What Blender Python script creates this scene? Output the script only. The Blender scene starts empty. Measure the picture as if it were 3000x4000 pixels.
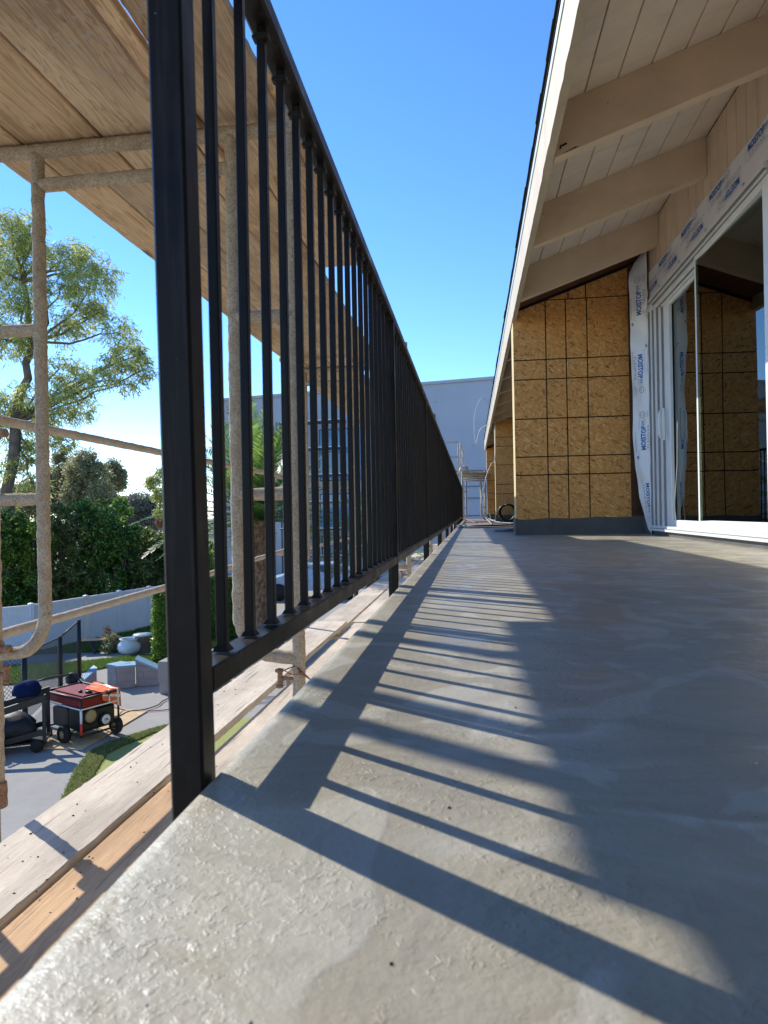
import bpy, bmesh, math, random
import numpy as np
from mathutils import Vector, Matrix, noise, Quaternion
S = bpy.context.scene
COL = S.collection
PI = math.pi

# ------------------------------------------------------------------ camera, sky, sun, exposure
F, ROLL, CAMH = 2650.0, 0.018, 0.28                 # focal length in photo pixels (3000 wide), roll, height over the deck
_x = (1843. - 1500) / F; _y = -(1998. - 2000) / F
_c, _s = math.cos(ROLL), math.sin(ROLL)
_xh, _yh = _x * _c + _y * _s, -_x * _s + _y * _c
YAW = math.atan(_xh); PITCH = -math.atan(_yh * math.cos(YAW))
fw = Vector((-math.sin(YAW) * math.cos(PITCH), math.cos(YAW) * math.cos(PITCH), math.sin(PITCH)))
rt = Vector((math.cos(YAW), math.sin(YAW), 0)); up = rt.cross(fw)
ir = rt * _c - up * _s; iu = rt * _s + up * _c
C0 = Vector((0, 0, CAMH))
def _ray(u, v): return ir * ((u - 1500) / F) - iu * ((v - 2000) / F) + fw
def onY(u, v, y): d = _ray(u, v); return C0 + d * (y / d.y)
def onZ(u, v, z=-3.1): d = _ray(u, v); return C0 + d * ((z - CAMH) / d.z)

cd = bpy.data.cameras.new('camera'); cam = bpy.data.objects.new('camera', cd); COL.objects.link(cam)
cam.matrix_world = Matrix(((ir.x, iu.x, -fw.x, 0), (ir.y, iu.y, -fw.y, 0), (ir.z, iu.z, -fw.z, CAMH), (0, 0, 0, 1)))
cd.sensor_fit = 'HORIZONTAL'; cd.sensor_width = 7.25; cd.lens = 7.25 * F / 3000
cd.clip_start = 0.02; cd.clip_end = 3000
cd.dof.use_dof = True; cd.dof.focus_distance = 7.0; cd.dof.aperture_fstop = 3.2
S.camera = cam

SUN_EL, SUN_AZ = math.radians(35.8), math.radians(-55.5)      # azimuth from +Y towards +X
sdir = Vector((math.sin(SUN_AZ) * math.cos(SUN_EL), math.cos(SUN_AZ) * math.cos(SUN_EL), math.sin(SUN_EL)))
W = bpy.data.worlds.new('World'); S.world = W; W.use_nodes = True
nt = W.node_tree; nt.nodes.clear()
sky = nt.nodes.new('ShaderNodeTexSky'); sky.sky_type = 'NISHITA'; sky.sun_disc = False
sky.sun_elevation = SUN_EL; sky.sun_rotation = SUN_AZ; sky.altitude = 50; sky.air_density = 0.85; sky.dust_density = 0.0; sky.ozone_density = 4.0
bg = nt.nodes.new('ShaderNodeBackground'); bg.inputs[1].default_value = 0.15
wo = nt.nodes.new('ShaderNodeOutputWorld')
hs = nt.nodes.new('ShaderNodeHueSaturation'); hs.inputs['Saturation'].default_value = 1.18; hs.inputs['Hue'].default_value = 0.506
nt.links.new(sky.outputs[0], hs.inputs['Color']); nt.links.new(hs.outputs[0], bg.inputs[0]); nt.links.new(bg.outputs[0], wo.inputs[0])
ld = bpy.data.lights.new('sun', 'SUN'); ld.energy = 2.85; ld.angle = math.radians(0.47); ld.color = (1.0, 0.95, 0.87)
sun = bpy.data.objects.new('sun', ld); COL.objects.link(sun)
sun.rotation_euler = (-sdir).to_track_quat('-Z', 'Y').to_euler()
S.view_settings.view_transform = 'Standard'; S.view_settings.look = 'None'
S.view_settings.gamma = 1.0; S.view_settings.use_curve_mapping = False; S.view_settings.exposure = 1.08

# ------------------------------------------------------------------ materials
class NT:
    def __init__(s, name, rough=0.6, spec=0.5, metal=0.0):
        s.m = bpy.data.materials.new(name); s.m.use_nodes = True; s.t = s.m.node_tree
        s.b = s.t.nodes['Principled BSDF']; s.b.inputs['Roughness'].default_value = rough
        s.b.inputs['Specular IOR Level'].default_value = spec; s.b.inputs['Metallic'].default_value = metal
        s.co = None
    def n(s, typ, **kw):
        o = s.t.nodes.new('ShaderNode' + typ)
        for k, v in kw.items(): setattr(o, k, v)
        return o
    def l(s, a, b): s.t.links.new(a, b)
    def coord(s, scale=(1, 1, 1), rot=(0, 0, 0), gen='Object', rnd=True):
        tc = s.n('TexCoord'); mp = s.n('Mapping'); mp.inputs['Scale'].default_value = scale; mp.inputs['Rotation'].default_value = rot
        src = tc.outputs[gen]
        if rnd:
            oi = s.n('ObjectInfo'); mu = s.n('VectorMath', operation='SCALE'); cx = s.n('CombineXYZ')
            for i in range(3): s.l(oi.outputs['Random'], cx.inputs[i])
            s.l(cx.outputs[0], mu.inputs[0]); mu.inputs['Scale'].default_value = 37.0
            ad = s.n('VectorMath', operation='ADD'); s.l(src, ad.inputs[0]); s.l(mu.outputs[0], ad.inputs[1]); src = ad.outputs[0]
        s.l(src, mp.inputs[0]); return mp.outputs[0]
    def noise(s, co, scale=5, detail=4, rough=0.55, dist=0.0):
        o = s.n('TexNoise'); s.l(co, o.inputs['Vector']); o.inputs['Scale'].default_value = scale
        o.inputs['Detail'].default_value = detail; o.inputs['Roughness'].default_value = rough; o.inputs['Distortion'].default_value = dist
        return o.outputs['Fac']
    def voro(s, co, scale=5, out='Distance', feature='F1'):
        o = s.n('TexVoronoi', feature=feature); s.l(co, o.inputs['Vector']); o.inputs['Scale'].default_value = scale
        return o.outputs[out]
    def ramp(s, fac, stops, interp='LINEAR'):
        o = s.n('ValToRGB'); o.color_ramp.interpolation = interp; e = o.color_ramp.elements
        while len(e) > 1: e.remove(e[-1])
        for i, (p, c) in enumerate(stops):
            if not hasattr(c, '__len__'): c = (c, c, c)
            el = e[0] if i == 0 else e.new(p)
            el.position = p; el.color = (*c, 1)
        s.l(fac, o.inputs[0]); return o.outputs[0]
    def mix(s, a, b, fac, mode='MIX'):
        o = s.n('Mix', data_type='RGBA', blend_type=mode)
        for idx, v in ((0, fac), (6, a), (7, b)):
            if hasattr(v, 'links') or hasattr(v, 'is_linked'): s.l(v, o.inputs[idx])
            elif idx == 0: o.inputs[0].default_value = v
            else: o.inputs[idx].default_value = (*v, 1) if len(v) == 3 else v
        return o.outputs[2]
    def math(s, op, a, b=0.5):
        o = s.n('Math', operation=op)
        for i, v in enumerate((a, b)):
            if isinstance(v, (int, float)): o.inputs[i].default_value = v
            else: s.l(v, o.inputs[i])
        return o.outputs[0]
    def col(s, c):
        if isinstance(c, tuple): s.b.inputs['Base Color'].default_value = (*c, 1)
        else: s.l(c, s.b.inputs['Base Color'])
        return s
    def bump(s, h, strength=0.3, dist=0.01, prev=None):
        o = s.n('Bump'); o.inputs['Strength'].default_value = strength; o.inputs['Distance'].default_value = dist
        s.l(h, o.inputs['Height'])
        if prev is not None: s.l(prev, o.inputs['Normal'])
        s.l(o.outputs[0], s.b.inputs['Normal']); return o.outputs[0]
    def rough(s, v): s.l(v, s.b.inputs['Roughness']); return s

def flat(name, c, rough=0.6, spec=0.4, metal=0.0, var=0.12, vs=6.0, bump=0.0, bs=60):
    t = NT(name, rough, spec, metal); co = t.coord()
    f = t.noise(co, vs, 5)
    t.col(t.ramp(f, [(0.3, tuple(x * (1 - var) for x in c)), (0.7, tuple(min(1, x * (1 + var)) for x in c))]))
    if bump: t.bump(t.noise(co, bs, 4), bump, 0.004)
    return t.m

def mk_wood(name, light, dark, rough=0.8, spat=0.0, grain=1.0, knots=True, crack=0.0):
    """planks: long axis is local Y"""
    t = NT(name, rough, 0.25)
    co = t.coord((7, 0.55, 7)); co2 = t.coord((90, 1.6, 90)); co3 = t.coord((1, 1, 1))
    base = t.noise(co, 1.6, 4, 0.6, 1.2)
    rings = t.math('FRACT', t.math('MULTIPLY', base, 9.0 * grain))
    rings = t.ramp(rings, [(0.0, 0.15), (0.25, 0.55), (0.9, 0.8), (1.0, 0.15)])
    fib = t.noise(co2, 1.0, 3, 0.6)
    f = t.mix(rings, fib, 0.55)
    big = t.noise(co3, 1.4, 5, 0.6)
    f2 = t.mix(f, big, 0.35)
    stain = t.ramp(t.noise(t.coord((2.2, .8, 2.2)), 1.0, 5, 0.65), [(0.36, 0.50), (0.58, 1.0)])
    oi_ = t.n('ObjectInfo'); tone = t.ramp(oi_.outputs['Random'], [(0.0, (0.78, 0.76, 0.74)), (0.5, (1.0, 1.0, 1.0)), (1.0, (0.92, 0.86, 0.78))])
    c = t.ramp(f2, [(0.33, dark), (0.5, tuple((a + b) / 2 for a, b in zip(dark, light))), (0.62, light)])
    c = t.mix(c, stain, 0.68, 'MULTIPLY'); c = t.mix(c, tone, 1.0, 'MULTIPLY')
    if knots:
        kc = t.coord((3.2, 1.3, 3.2)); k = t.voro(kc, 1.0)
        km = t.ramp(k, [(0.06, 1.0), (0.12, 0.0)])
        c = t.mix(c, tuple(x * 0.35 for x in dark), t.math('MULTIPLY', km, 0.75))
    if spat:
        sp = t.noise(co3, 26, 6, 0.7); sm = t.ramp(sp, [(0.56, 0.0), (0.62, 1.0)]); bm = t.ramp(t.noise(co3, 2.2, 3), [(0.45, 0.0), (0.6, 1.0)])
        c = t.mix(c, (0.42, 0.40, 0.36), t.math('MULTIPLY', t.math('MULTIPLY', sm, bm), spat))
    hb = t.mix(f, fib, 0.5)
    if crack:
        cc = t.coord((38, 1.1, 38)); ck = t.noise(cc, 1.0, 2, 0.5, 0.6)
        cm = t.ramp(ck, [(0.30, 1.0), (0.36, 0.0)])
        c = t.mix(c, tuple(x * 0.4 for x in dark), t.math('MULTIPLY', cm, crack)); hb = t.mix(hb, (0, 0, 0), t.math('MULTIPLY', cm, 0.9))
    t.col(c); t.bump(hb, 0.5, 0.003)
    return t.m

def mk_osb(name):
    """overlapping strands: each layer of stretched cells covers part of the ones below it"""
    t = NT(name, 0.7, 0.3); c = None; hgt = None
    tones = [(0.0, (0.32, 0.12, 0.03)), (0.10, (0.58, 0.26, 0.065)), (0.2, (0.70, 0.31, 0.078)), (0.6, (0.76, 0.355, 0.095)), (0.9, (0.84, 0.44, 0.14)), (1.0, (0.90, 0.55, 0.22))]
    for i, a in enumerate((0.2, 1.35, 2.5, 0.75, 1.9, 2.95, 1.05)):
        tc = t.n('TexCoord'); m1 = t.n('Mapping'); m1.inputs['Rotation'].default_value = (0, a, 0); m1.inputs['Location'].default_value = (i * 3.1, 0, i * 7.7)
        m2 = t.n('Mapping'); m2.inputs['Scale'].default_value = (85, 1, 22)
        t.l(tc.outputs['Object'], m1.inputs[0]); t.l(m1.outputs[0], m2.inputs[0])
        v = t.n('TexVoronoi'); t.l(m2.outputs[0], v.inputs['Vector']); v.inputs['Scale'].default_value = 1.0
        sp = t.n('SeparateColor'); t.l(v.outputs['Color'], sp.inputs[0])
        ci = t.ramp(sp.outputs[0], tones)
        if c is None: c, hgt = ci, sp.outputs[0]
        else:
            msk = t.ramp(sp.outputs[1], [(0.60, 0.0), (0.61, 1.0)]); c = t.mix(c, ci, msk); hgt = t.mix(hgt, sp.outputs[0], msk)
    co = t.coord((1, 1, 1)); c = t.mix(c, (0.30, 0.16, 0.07), t.math('MULTIPLY', t.noise(co, 1.5, 3), 0.22))
    t.col(c); t.bump(hgt, 0.4, 0.002)
    return t.m

def mk_pipe(name, a, b, rust):
    t = NT(name, 0.9, 0.2); co = t.coord((1, 1, 1), rnd=True)
    n1 = t.noise(co, 9, 6, 0.7); n2 = t.noise(co, 110, 5, 0.75); n3 = t.noise(co, 38, 5, 0.7)
    c = t.ramp(n1, [(0.35, a), (0.65, b)])
    c = t.mix(c, rust, t.ramp(n2, [(0.46, 0.0), (0.60, 0.6)]))
    c = t.mix(c, (0.045, 0.022, 0.014), t.ramp(n3, [(0.60, 0.0), (0.70, 0.5)]))
    t.col(c); t.bump(n2, 0.7, 0.004)
    return t.m

def mk_deck():
    t = NT('deck_coating', 0.45, 0.5)
    co = t.coord((1, 1, 1), rnd=False)
    warp = t.n('VectorMath', operation='ADD'); nz = t.n('TexNoise'); nz.inputs['Scale'].default_value = 1.7; nz.inputs['Detail'].default_value = 3
    t.l(co, nz.inputs['Vector']); sc = t.n('VectorMath', operation='SCALE'); sc.inputs['Scale'].default_value = 0.5
    t.l(nz.outputs['Color'], sc.inputs[0]); t.l(co, warp.inputs[0]); t.l(sc.outputs[0], warp.inputs[1]); wc = warp.outputs[0]
    big = t.noise(wc, 2.3, 5, 0.6, 0.5)                                    # soft mottling
    patch = t.ramp(t.noise(wc, 3.4, 2, 0.4, 2.2), [(0.55, 0.0), (0.60, 1.0)])   # trowel skins with a crisp edge
    patch2 = t.ramp(t.noise(wc, 5.5, 2, 0.4, 3.0), [(0.57, 0.0), (0.64, 1.0)])
    mp = t.n('Mapping'); mp.inputs['Scale'].default_value = (1.3, 7, 1); mp.inputs['Rotation'].default_value = (0, 0, 0.25); t.l(wc, mp.inputs[0])
    streak = t.noise(mp.outputs[0], 6, 5, 0.65)
    fine = t.noise(co, 140, 3, 0.6)
    f = t.mix(big, streak, 0.4)
    c = t.ramp(f, [(0.32, (0.248, 0.218, 0.152)), (0.5, (0.310, 0.276, 0.197)), (0.68, (0.368, 0.332, 0.240))])
    c = t.mix(c, (0.52, 0.50, 0.41), t.math('MULTIPLY', patch, 0.36)); c = t.mix(c, (0.20, 0.185, 0.14), t.math('MULTIPLY', patch2, 0.16))
    sw = t.n('TexWave', wave_type='RINGS'); t.l(wc, sw.inputs['Vector']); sw.inputs['Scale'].default_value = 0.9; sw.inputs['Distortion'].default_value = 7.0; sw.inputs['Detail'].default_value = 1.5; sw.inputs['Detail Scale'].default_value = 0.6
    swm = t.math('MULTIPLY', t.ramp(sw.outputs['Fac'], [(0.62, 0.0), (0.74, 1.0), (0.9, 0.3)]), t.ramp(t.noise(co, 1.6, 2), [(0.50, 0.0), (0.56, 0.5)]))
    c = t.mix(c, (0.54, 0.52, 0.45), swm)
    spots = t.ramp(t.voro(co, 9.0), [(0.02, 1.0), (0.035, 0.0)])
    c = t.mix(c, (0.06, 0.055, 0.05), t.math('MULTIPLY', spots, 0.6))
    t.col(c)
    # relief: ridges where trowel skins end, crusty lumps, fine sand
    rd = t.noise(wc, 7.5, 4, 0.55, 1.5); ridge = t.math('ABSOLUTE', t.math('SUBTRACT', rd, 0.5)); ridge = t.ramp(ridge, [(0.0, 1.0), (0.03, 0.0)])
    rmask = t.ramp(t.noise(co, 5.5, 4, 0.6), [(0.42, 0.05), (0.66, 1.0)]); ridge = t.math('MULTIPLY', ridge, rmask)
    lump = t.noise(co, 95, 4, 0.65, 0.5); lump = t.ramp(lump, [(0.52, 0.0), (0.62, 1.0)]); lump = t.math('MULTIPLY', lump, rmask)
    b0 = t.bump(patch2, 0.15, 0.002); b1 = t.bump(patch, 0.22, 0.002, b0); b2 = t.bump(t.math('MULTIPLY', ridge, t.noise(co, 12, 3)), 0.16, 0.003, b1); b3 = t.bump(t.math('MULTIPLY', lump, t.noise(co, 17, 4, 0.7)), 0.85, 0.002, b2)
    b4 = t.bump(streak, 0.35, 0.004, b3); b5 = t.bump(t.noise(co, 55, 3, 0.6), 0.35, 0.002, b4); t.bump(fine, 0.5, 0.0016, b5)
    t.rough(t.ramp(t.noise(wc, 4, 4), [(0.3, 0.30), (0.7, 0.58)]))
    return t.m

def mk_leaf(name, cols, trans=0.35, rough=0.45):
    m = bpy.data.materials.new(name); m.use_nodes = True; t = m.node_tree; t.nodes.clear()
    g = t.nodes.new('ShaderNodeNewGeometry'); r = t.nodes.new('ShaderNodeValToRGB'); e = r.color_ramp.elements
    for i, c in enumerate(cols):
        el = e[i] if i < 2 else e.new(1.0)
        el.position = i / (len(cols) - 1); el.color = (*c, 1)
    t.links.new(g.outputs['Random Per Island'], r.inputs[0])
    p = t.nodes.new('ShaderNodeBsdfPrincipled'); p.inputs['Roughness'].default_value = rough; p.inputs['Specular IOR Level'].default_value = 0.4
    tr = t.nodes.new('ShaderNodeBsdfTranslucent'); mx = t.nodes.new('ShaderNodeMixShader'); mx.inputs[0].default_value = trans
    hs = t.nodes.new('ShaderNodeHueSaturation'); hs.inputs['Value'].default_value = 1.6; hs.inputs['Hue'].default_value = 0.485
    t.links.new(r.outputs[0], p.inputs['Base Color']); t.links.new(r.outputs[0], hs.inputs['Color']); t.links.new(hs.outputs[0], tr.inputs[0])
    o = t.nodes.new('ShaderNodeOutputMaterial')
    t.links.new(p.outputs[0], mx.inputs[1]); t.links.new(tr.outputs[0], mx.inputs[2]); t.links.new(mx.outputs[0], o.inputs[0])
    return m

def mk_glass():
    m = bpy.data.materials.new('door_glass'); m.use_nodes = True; t = m.node_tree; t.nodes.clear()
    fr = t.nodes.new('ShaderNodeFresnel'); fr.inputs[0].default_value = 1.75
    tr = t.nodes.new('ShaderNodeBsdfTransparent'); tr.inputs[0].default_value = (0.42, 0.50, 0.44, 1)
    gl = t.nodes.new('ShaderNodeBsdfGlossy'); gl.inputs['Roughness'].default_value = 0.004; gl.inputs['Color'].default_value = (0.88, 0.95, 0.92, 1)
    n = t.nodes.new('ShaderNodeTexNoise'); n.inputs['Scale'].default_value = 1.1; n.inputs['Detail'].default_value = 1
    b = t.nodes.new('ShaderNodeBump'); b.inputs['Strength'].default_value = 0.10; b.inputs['Distance'].default_value = 0.02
    t.links.new(n.outputs[0], b.inputs['Height']); t.links.new(b.outputs[0], gl.inputs['Normal'])
    mx = t.nodes.new('ShaderNodeMixShader'); o = t.nodes.new('ShaderNodeOutputMaterial')
    t.links.new(fr.outputs[0], mx.inputs[0]); t.links.new(tr.outputs[0], mx.inputs[1]); t.links.new(gl.outputs[0], mx.inputs[2]); t.links.new(mx.outputs[0], o.inputs[0])
    return m

def mk_paint(name, c, wear=0.25):
    t = NT(name, 0.6, 0.35); co = t.coord((1, 1, 1)); n = t.noise(co, 3, 5, 0.6); k = t.noise(co, 30, 5, 0.7)
    cc = t.ramp(n, [(0.3, tuple(x * 0.86 for x in c)), (0.7, c)])
    cc = t.mix(cc, tuple(x * 0.45 for x in c), t.math('MULTIPLY', t.ramp(k, [(0.66, 0.0), (0.72, 1.0)]), wear))
    dr = t.noise(t.coord((1.5, 9, 3)), 1.2, 5, 0.65); cc = t.mix(cc, tuple(x * 0.70 for x in c), t.math('MULTIPLY', t.ramp(dr, [(0.50, 0.0), (0.72, 1.0)]), 0.55))
    vn = t.voro(co, 7.0); cc = t.mix(cc, tuple(x * 0.35 for x in c), t.math('MULTIPLY', t.ramp(vn, [(0.035, 1.0), (0.05, 0.0)]), 0.6))
    t.col(cc); t.bump(t.noise(t.coord((40, 2, 40)), 1.5, 4), 0.4, 0.003); return t.m

def mk_stucco(name, a, b):
    t = NT(name, 0.9, 0.2); co = t.coord((1, 1, 1), rnd=False)
    n = t.noise(co, 0.35, 6, 0.6); c = t.ramp(n, [(0.3, a), (0.7, b)])
    st = t.noise(co, 2.6, 4, 0.6); c = t.mix(c, tuple(x * 0.5 for x in a), t.math('MULTIPLY', t.ramp(st, [(0.68, 0.0), (0.73, 1.0)]), 0.5))
    t.col(c); t.bump(t.noise(co, 25, 4), 0.4, 0.02); return t.m

def mk_ground(name, stops, scale=1.0, bump=0.3, bs=30, rough=0.9):
    t = NT(name, rough, 0.25); co = t.coord((1, 1, 1), rnd=False); n = t.mix(t.noise(co, scale, 6, 0.65), t.noise(co, scale * 9, 4), 0.35)
    t.col(t.ramp(n, stops)); t.bump(t.noise(co, bs, 4), bump, 0.02); return t.m

M = {}
M['deck'] = mk_deck()
M['membrane'] = flat('dark_membrane', (0.105, 0.103, 0.098), 0.65, 0.3, var=0.15, vs=8, bump=0.4, bs=40)
def mk_black():
    t = NT('black_metal_paint', 0.32, 0.14); co = t.coord((1, 1, 1)); d = t.noise(co, 9, 5, 0.65); sp = t.noise(co, 170, 3, 0.6); st = t.noise(t.coord((60, 60, 3)), 1.0, 4, 0.6)
    c = t.ramp(d, [(0.35, (0.012, 0.010, 0.009)), (0.7, (0.024, 0.020, 0.017))])
    c = t.mix(c, (0.10, 0.09, 0.075), t.math('MULTIPLY', t.ramp(st, [(0.55, 0.0), (0.75, 1.0)]), 0.25))
    c = t.mix(c, (0.45, 0.42, 0.38), t.ramp(sp, [(0.74, 0.0), (0.77, 0.8)]))
    t.col(c); t.rough(t.ramp(d, [(0.3, 0.24), (0.7, 0.48)])); t.bump(t.noise(co, 40, 4), 0.12, 0.003); return t.m
M['black'] = mk_black()
M['pipe'] = mk_pipe('crusted_pipe', (0.40, 0.32, 0.22), (0.54, 0.46, 0.34), (0.20, 0.115, 0.06))
M['pipe_pale'] = mk_pipe('splattered_pipe', (0.46, 0.40, 0.31), (0.58, 0.52, 0.43), (0.34, 0.24, 0.15))
M['pipe_far'] = mk_pipe('pale_far_pipe', (0.50, 0.46, 0.38), (0.60, 0.56, 0.48), (0.42, 0.25, 0.15))
M['rust'] = mk_pipe('rusty_clamp', (0.30, 0.16, 0.09), (0.40, 0.26, 0.16), (0.16, 0.06, 0.03))
M['plank_up'] = mk_wood('overhead_plank', (0.84, 0.62, 0.38), (0.40, 0.25, 0.13), spat=0.5)
M['plank_up3'] = mk_wood('overhead_plank_greyed', (0.72, 0.56, 0.38), (0.33, 0.23, 0.145), spat=0.6)
M['plank_up2'] = mk_wood('overhead_plank_spattered', (0.74, 0.58, 0.40), (0.40, 0.27, 0.16), spat=1.0)
M['plank_grey'] = mk_wood('weathered_plank', (0.76, 0.68, 0.56), (0.58, 0.49, 0.38), spat=0.2, grain=1.5, knots=False, crack=0.8)
M['plank_orange'] = mk_wood('tan_plank', (0.72, 0.48, 0.27), (0.54, 0.34, 0.18), grain=1.1, knots=True, crack=0.35)
M['bare_brown'] = mk_wood('brown_bare_board', (0.20, 0.095, 0.05), (0.10, 0.045, 0.025), knots=False)
M['osb'] = mk_osb('osb_panel')
M['osb_edge'] = flat('osb_cut_edge', (0.62, 0.50, 0.27), 0.8, 0.2)
M['ink'] = flat('black_seam', (0.012, 0.012, 0.012), 0.8, 0.2)
M['tan'] = mk_paint('tan_paint', (0.78, 0.60, 0.41))
M['tan_light'] = mk_paint('cream_soffit_paint', (0.86, 0.74, 0.61), 0.1)
M['cream'] = mk_paint('peeling_cream_fascia', (0.56, 0.47, 0.33), 0.6)
M['drip'] = flat('pale_drip_metal', (0.55, 0.62, 0.62), 0.4, 0.5, 0.3)
M['shingle'] = flat('dark_shingle', (0.03, 0.028, 0.028), 0.95, 0.1, var=0.3, vs=30)
M['vinyl'] = flat('white_vinyl', (0.80, 0.80, 0.78), 0.35, 0.5, var=0.03)
M['glass'] = mk_glass()
M['paper'] = flat('white_flashing_paper', (0.80, 0.79, 0.77), 0.35, 0.5, var=0.04, vs=4, bump=0.5, bs=14)
M['blue_ink'] = flat('blue_print', (0.02, 0.14, 0.42), 0.5, 0.3, var=0.05)
M['grey_ink'] = flat('grey_blue_print', (0.20, 0.25, 0.36), 0.5, 0.3, var=0.05)
M['stucco'] = mk_stucco('grey_stucco', (0.40, 0.42, 0.46), (0.47, 0.49, 0.53))
M['stucco_tan'] = mk_stucco('tan_stucco', (0.45, 0.38, 0.30), (0.50, 0.43, 0.34))
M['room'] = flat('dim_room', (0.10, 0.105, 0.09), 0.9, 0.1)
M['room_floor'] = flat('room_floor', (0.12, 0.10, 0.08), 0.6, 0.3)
M['dark_glass'] = flat('window_pane', (0.05, 0.10, 0.16), 0.08, 0.8, var=0.1)
M['blue_glass'] = flat('blue_window_pane', (0.12, 0.30, 0.52), 0.10, 0.8, var=0.15)
M['ledge'] = flat('dark_ledge', (0.05, 0.06, 0.07), 0.5, 0.4)
M['concrete'] = mk_ground('yard_concrete', [(0.3, (0.30, 0.28, 0.245)), (0.7, (0.38, 0.355, 0.31))], 0.8, 0.2)
M['earth'] = mk_ground('bare_earth', [(0.3, (0.30, 0.26, 0.18)), (0.7, (0.40, 0.34, 0.25))], 0.2, 0.4, 8)
M['lawn'] = mk_ground('lawn_turf', [(0.3, (0.035, 0.085, 0.014)), (0.7, (0.09, 0.17, 0.03))], 3.0, 0.9, 60)
M['turf'] = mk_ground('turf_strip', [(0.3, (0.09, 0.13, 0.03)), (0.7, (0.22, 0.26, 0.09))], 14, 0.9, 90)
M['putt'] = mk_ground('putting_green', [(0.3, (0.30, 0.31, 0.085)), (0.7, (0.36, 0.37, 0.12))], 8, 0.3, 120)
M['fence_white'] = flat('white_fence_vinyl', (0.78, 0.78, 0.77), 0.45, 0.4, var=0.04)
M['block'] = flat('grey_pink_block', (0.36, 0.31, 0.29), 0.9, 0.2, var=0.15, vs=3, bump=0.4, bs=50)
M['bluecap'] = flat('blue_painted_cap', (0.22, 0.36, 0.46), 0.6, 0.3)
M['black_vinyl'] = flat('black_vinyl_coat', (0.012, 0.012, 0.013), 0.4, 0.5)
M['red'] = flat('red_tank_paint', (0.22, 0.010, 0.012), 0.5, 0.3)
M['engine'] = flat('dark_engine', (0.011, 0.011, 0.012), 0.5, 0.5, bump=0.3, bs=30)
M['tyre'] = flat('tyre_rubber', (0.03, 0.029, 0.028), 0.85, 0.2)
M['rim'] = flat('dusty_rim', (0.42, 0.33, 0.18), 0.5, 0.4)
M['steel'] = flat('dull_steel', (0.5, 0.48, 0.43), 0.4, 0.5, 0.6)
M['vest'] = flat('orange_vest', (0.85, 0.17, 0.05), 0.8, 0.2)
M['reflect'] = flat('silver_tape', (0.72, 0.72, 0.62), 0.4, 0.5)
M['white'] = flat('white_enamel', (0.8, 0.8, 0.78), 0.4, 0.4, var=0.05)
M['redtape'] = flat('red_tape', (0.75, 0.05, 0.03), 0.5, 0.3)
M['navy'] = flat('navy_cloth', (0.006, 0.016, 0.06), 0.9, 0.1, bump=0.5, bs=20)
M['bag'] = flat('black_bag', (0.012, 0.012, 0.014), 0.6, 0.4, bump=0.6, bs=18)
M['pot'] = flat('white_glazed_pot', (0.72, 0.74, 0.76), 0.3, 0.5, var=0.08)
M['bark'] = flat('grey_bark', (0.17, 0.13, 0.10), 0.95, 0.1, var=0.4, vs=3, bump=0.8, bs=10)
M['palm_trunk'] = flat('palm_leaf_base', (0.24, 0.155, 0.10), 0.95, 0.1, var=0.6, vs=9, bump=0.8, bs=25)
M['cord_red'] = flat('red_cord', (0.25, 0.02, 0.02), 0.5, 0.3); M['cord_black'] = flat('black_hose', (0.012, 0.012, 0.012), 0.45, 0.4)
M['cable'] = flat('white_cable', (0.75, 0.74, 0.70), 0.5, 0.3); M['cord_orange'] = flat('orange_cord', (0.55, 0.18, 0.10), 0.5, 0.3)
M['car'] = flat('pale_blue_car_paint', (0.42, 0.52, 0.62), 0.25, 0.6)
M['orange'] = flat('orange_plastic', (0.80, 0.13, 0.03), 0.5, 0.4)
M['roof_grey'] = flat('grey_roof', (0.42, 0.43, 0.44), 0.8, 0.2)
M['euc'] = mk_leaf('eucalyptus_leaf', [(0.11, 0.16, 0.06), (0.27, 0.33, 0.10), (0.55, 0.54, 0.14)], 0.5)
M['olive'] = mk_leaf('olive_leaf', [(0.13, 0.15, 0.08), (0.26, 0.27, 0.13), (0.40, 0.36, 0.18)], 0.45)  # brightened to stand in for haze on the far trees
M['hedge2'] = mk_leaf('bright_shrub_leaf', [(0.03, 0.08, 0.01), (0.11, 0.21, 0.025), (0.34, 0.44, 0.07)], 0.5, 0.3)
M['hedge3'] = mk_leaf('olive_shrub_leaf', [(0.03, 0.05, 0.015), (0.10, 0.14, 0.03), (0.30, 0.32, 0.10)], 0.4, 0.3)
M['hedge'] = mk_leaf('hedge_leaf', [(0.015, 0.045, 0.008), (0.06, 0.14, 0.022), (0.24, 0.36, 0.06)], 0.4, 0.3)
M['ficus'] = mk_leaf('clipped_hedge_leaf', [(0.05, 0.12, 0.015), (0.10, 0.20, 0.02), (0.20, 0.32, 0.04)], 0.4, 0.35)
M['greytree'] = mk_leaf('grey_tree_leaf', [(0.11, 0.125, 0.11), (0.16, 0.17, 0.14), (0.22, 0.21, 0.16)], 0.3)  # distance haze is put into this leaf colour
M['autumn'] = mk_leaf('brown_leaf', [(0.16, 0.09, 0.04), (0.24, 0.15, 0.08)], 0.3)
M['frond'] = mk_leaf('palm_frond', [(0.05, 0.10, 0.03), (0.11, 0.20, 0.04), (0.24, 0.34, 0.06)], 0.45, 0.35)

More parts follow.
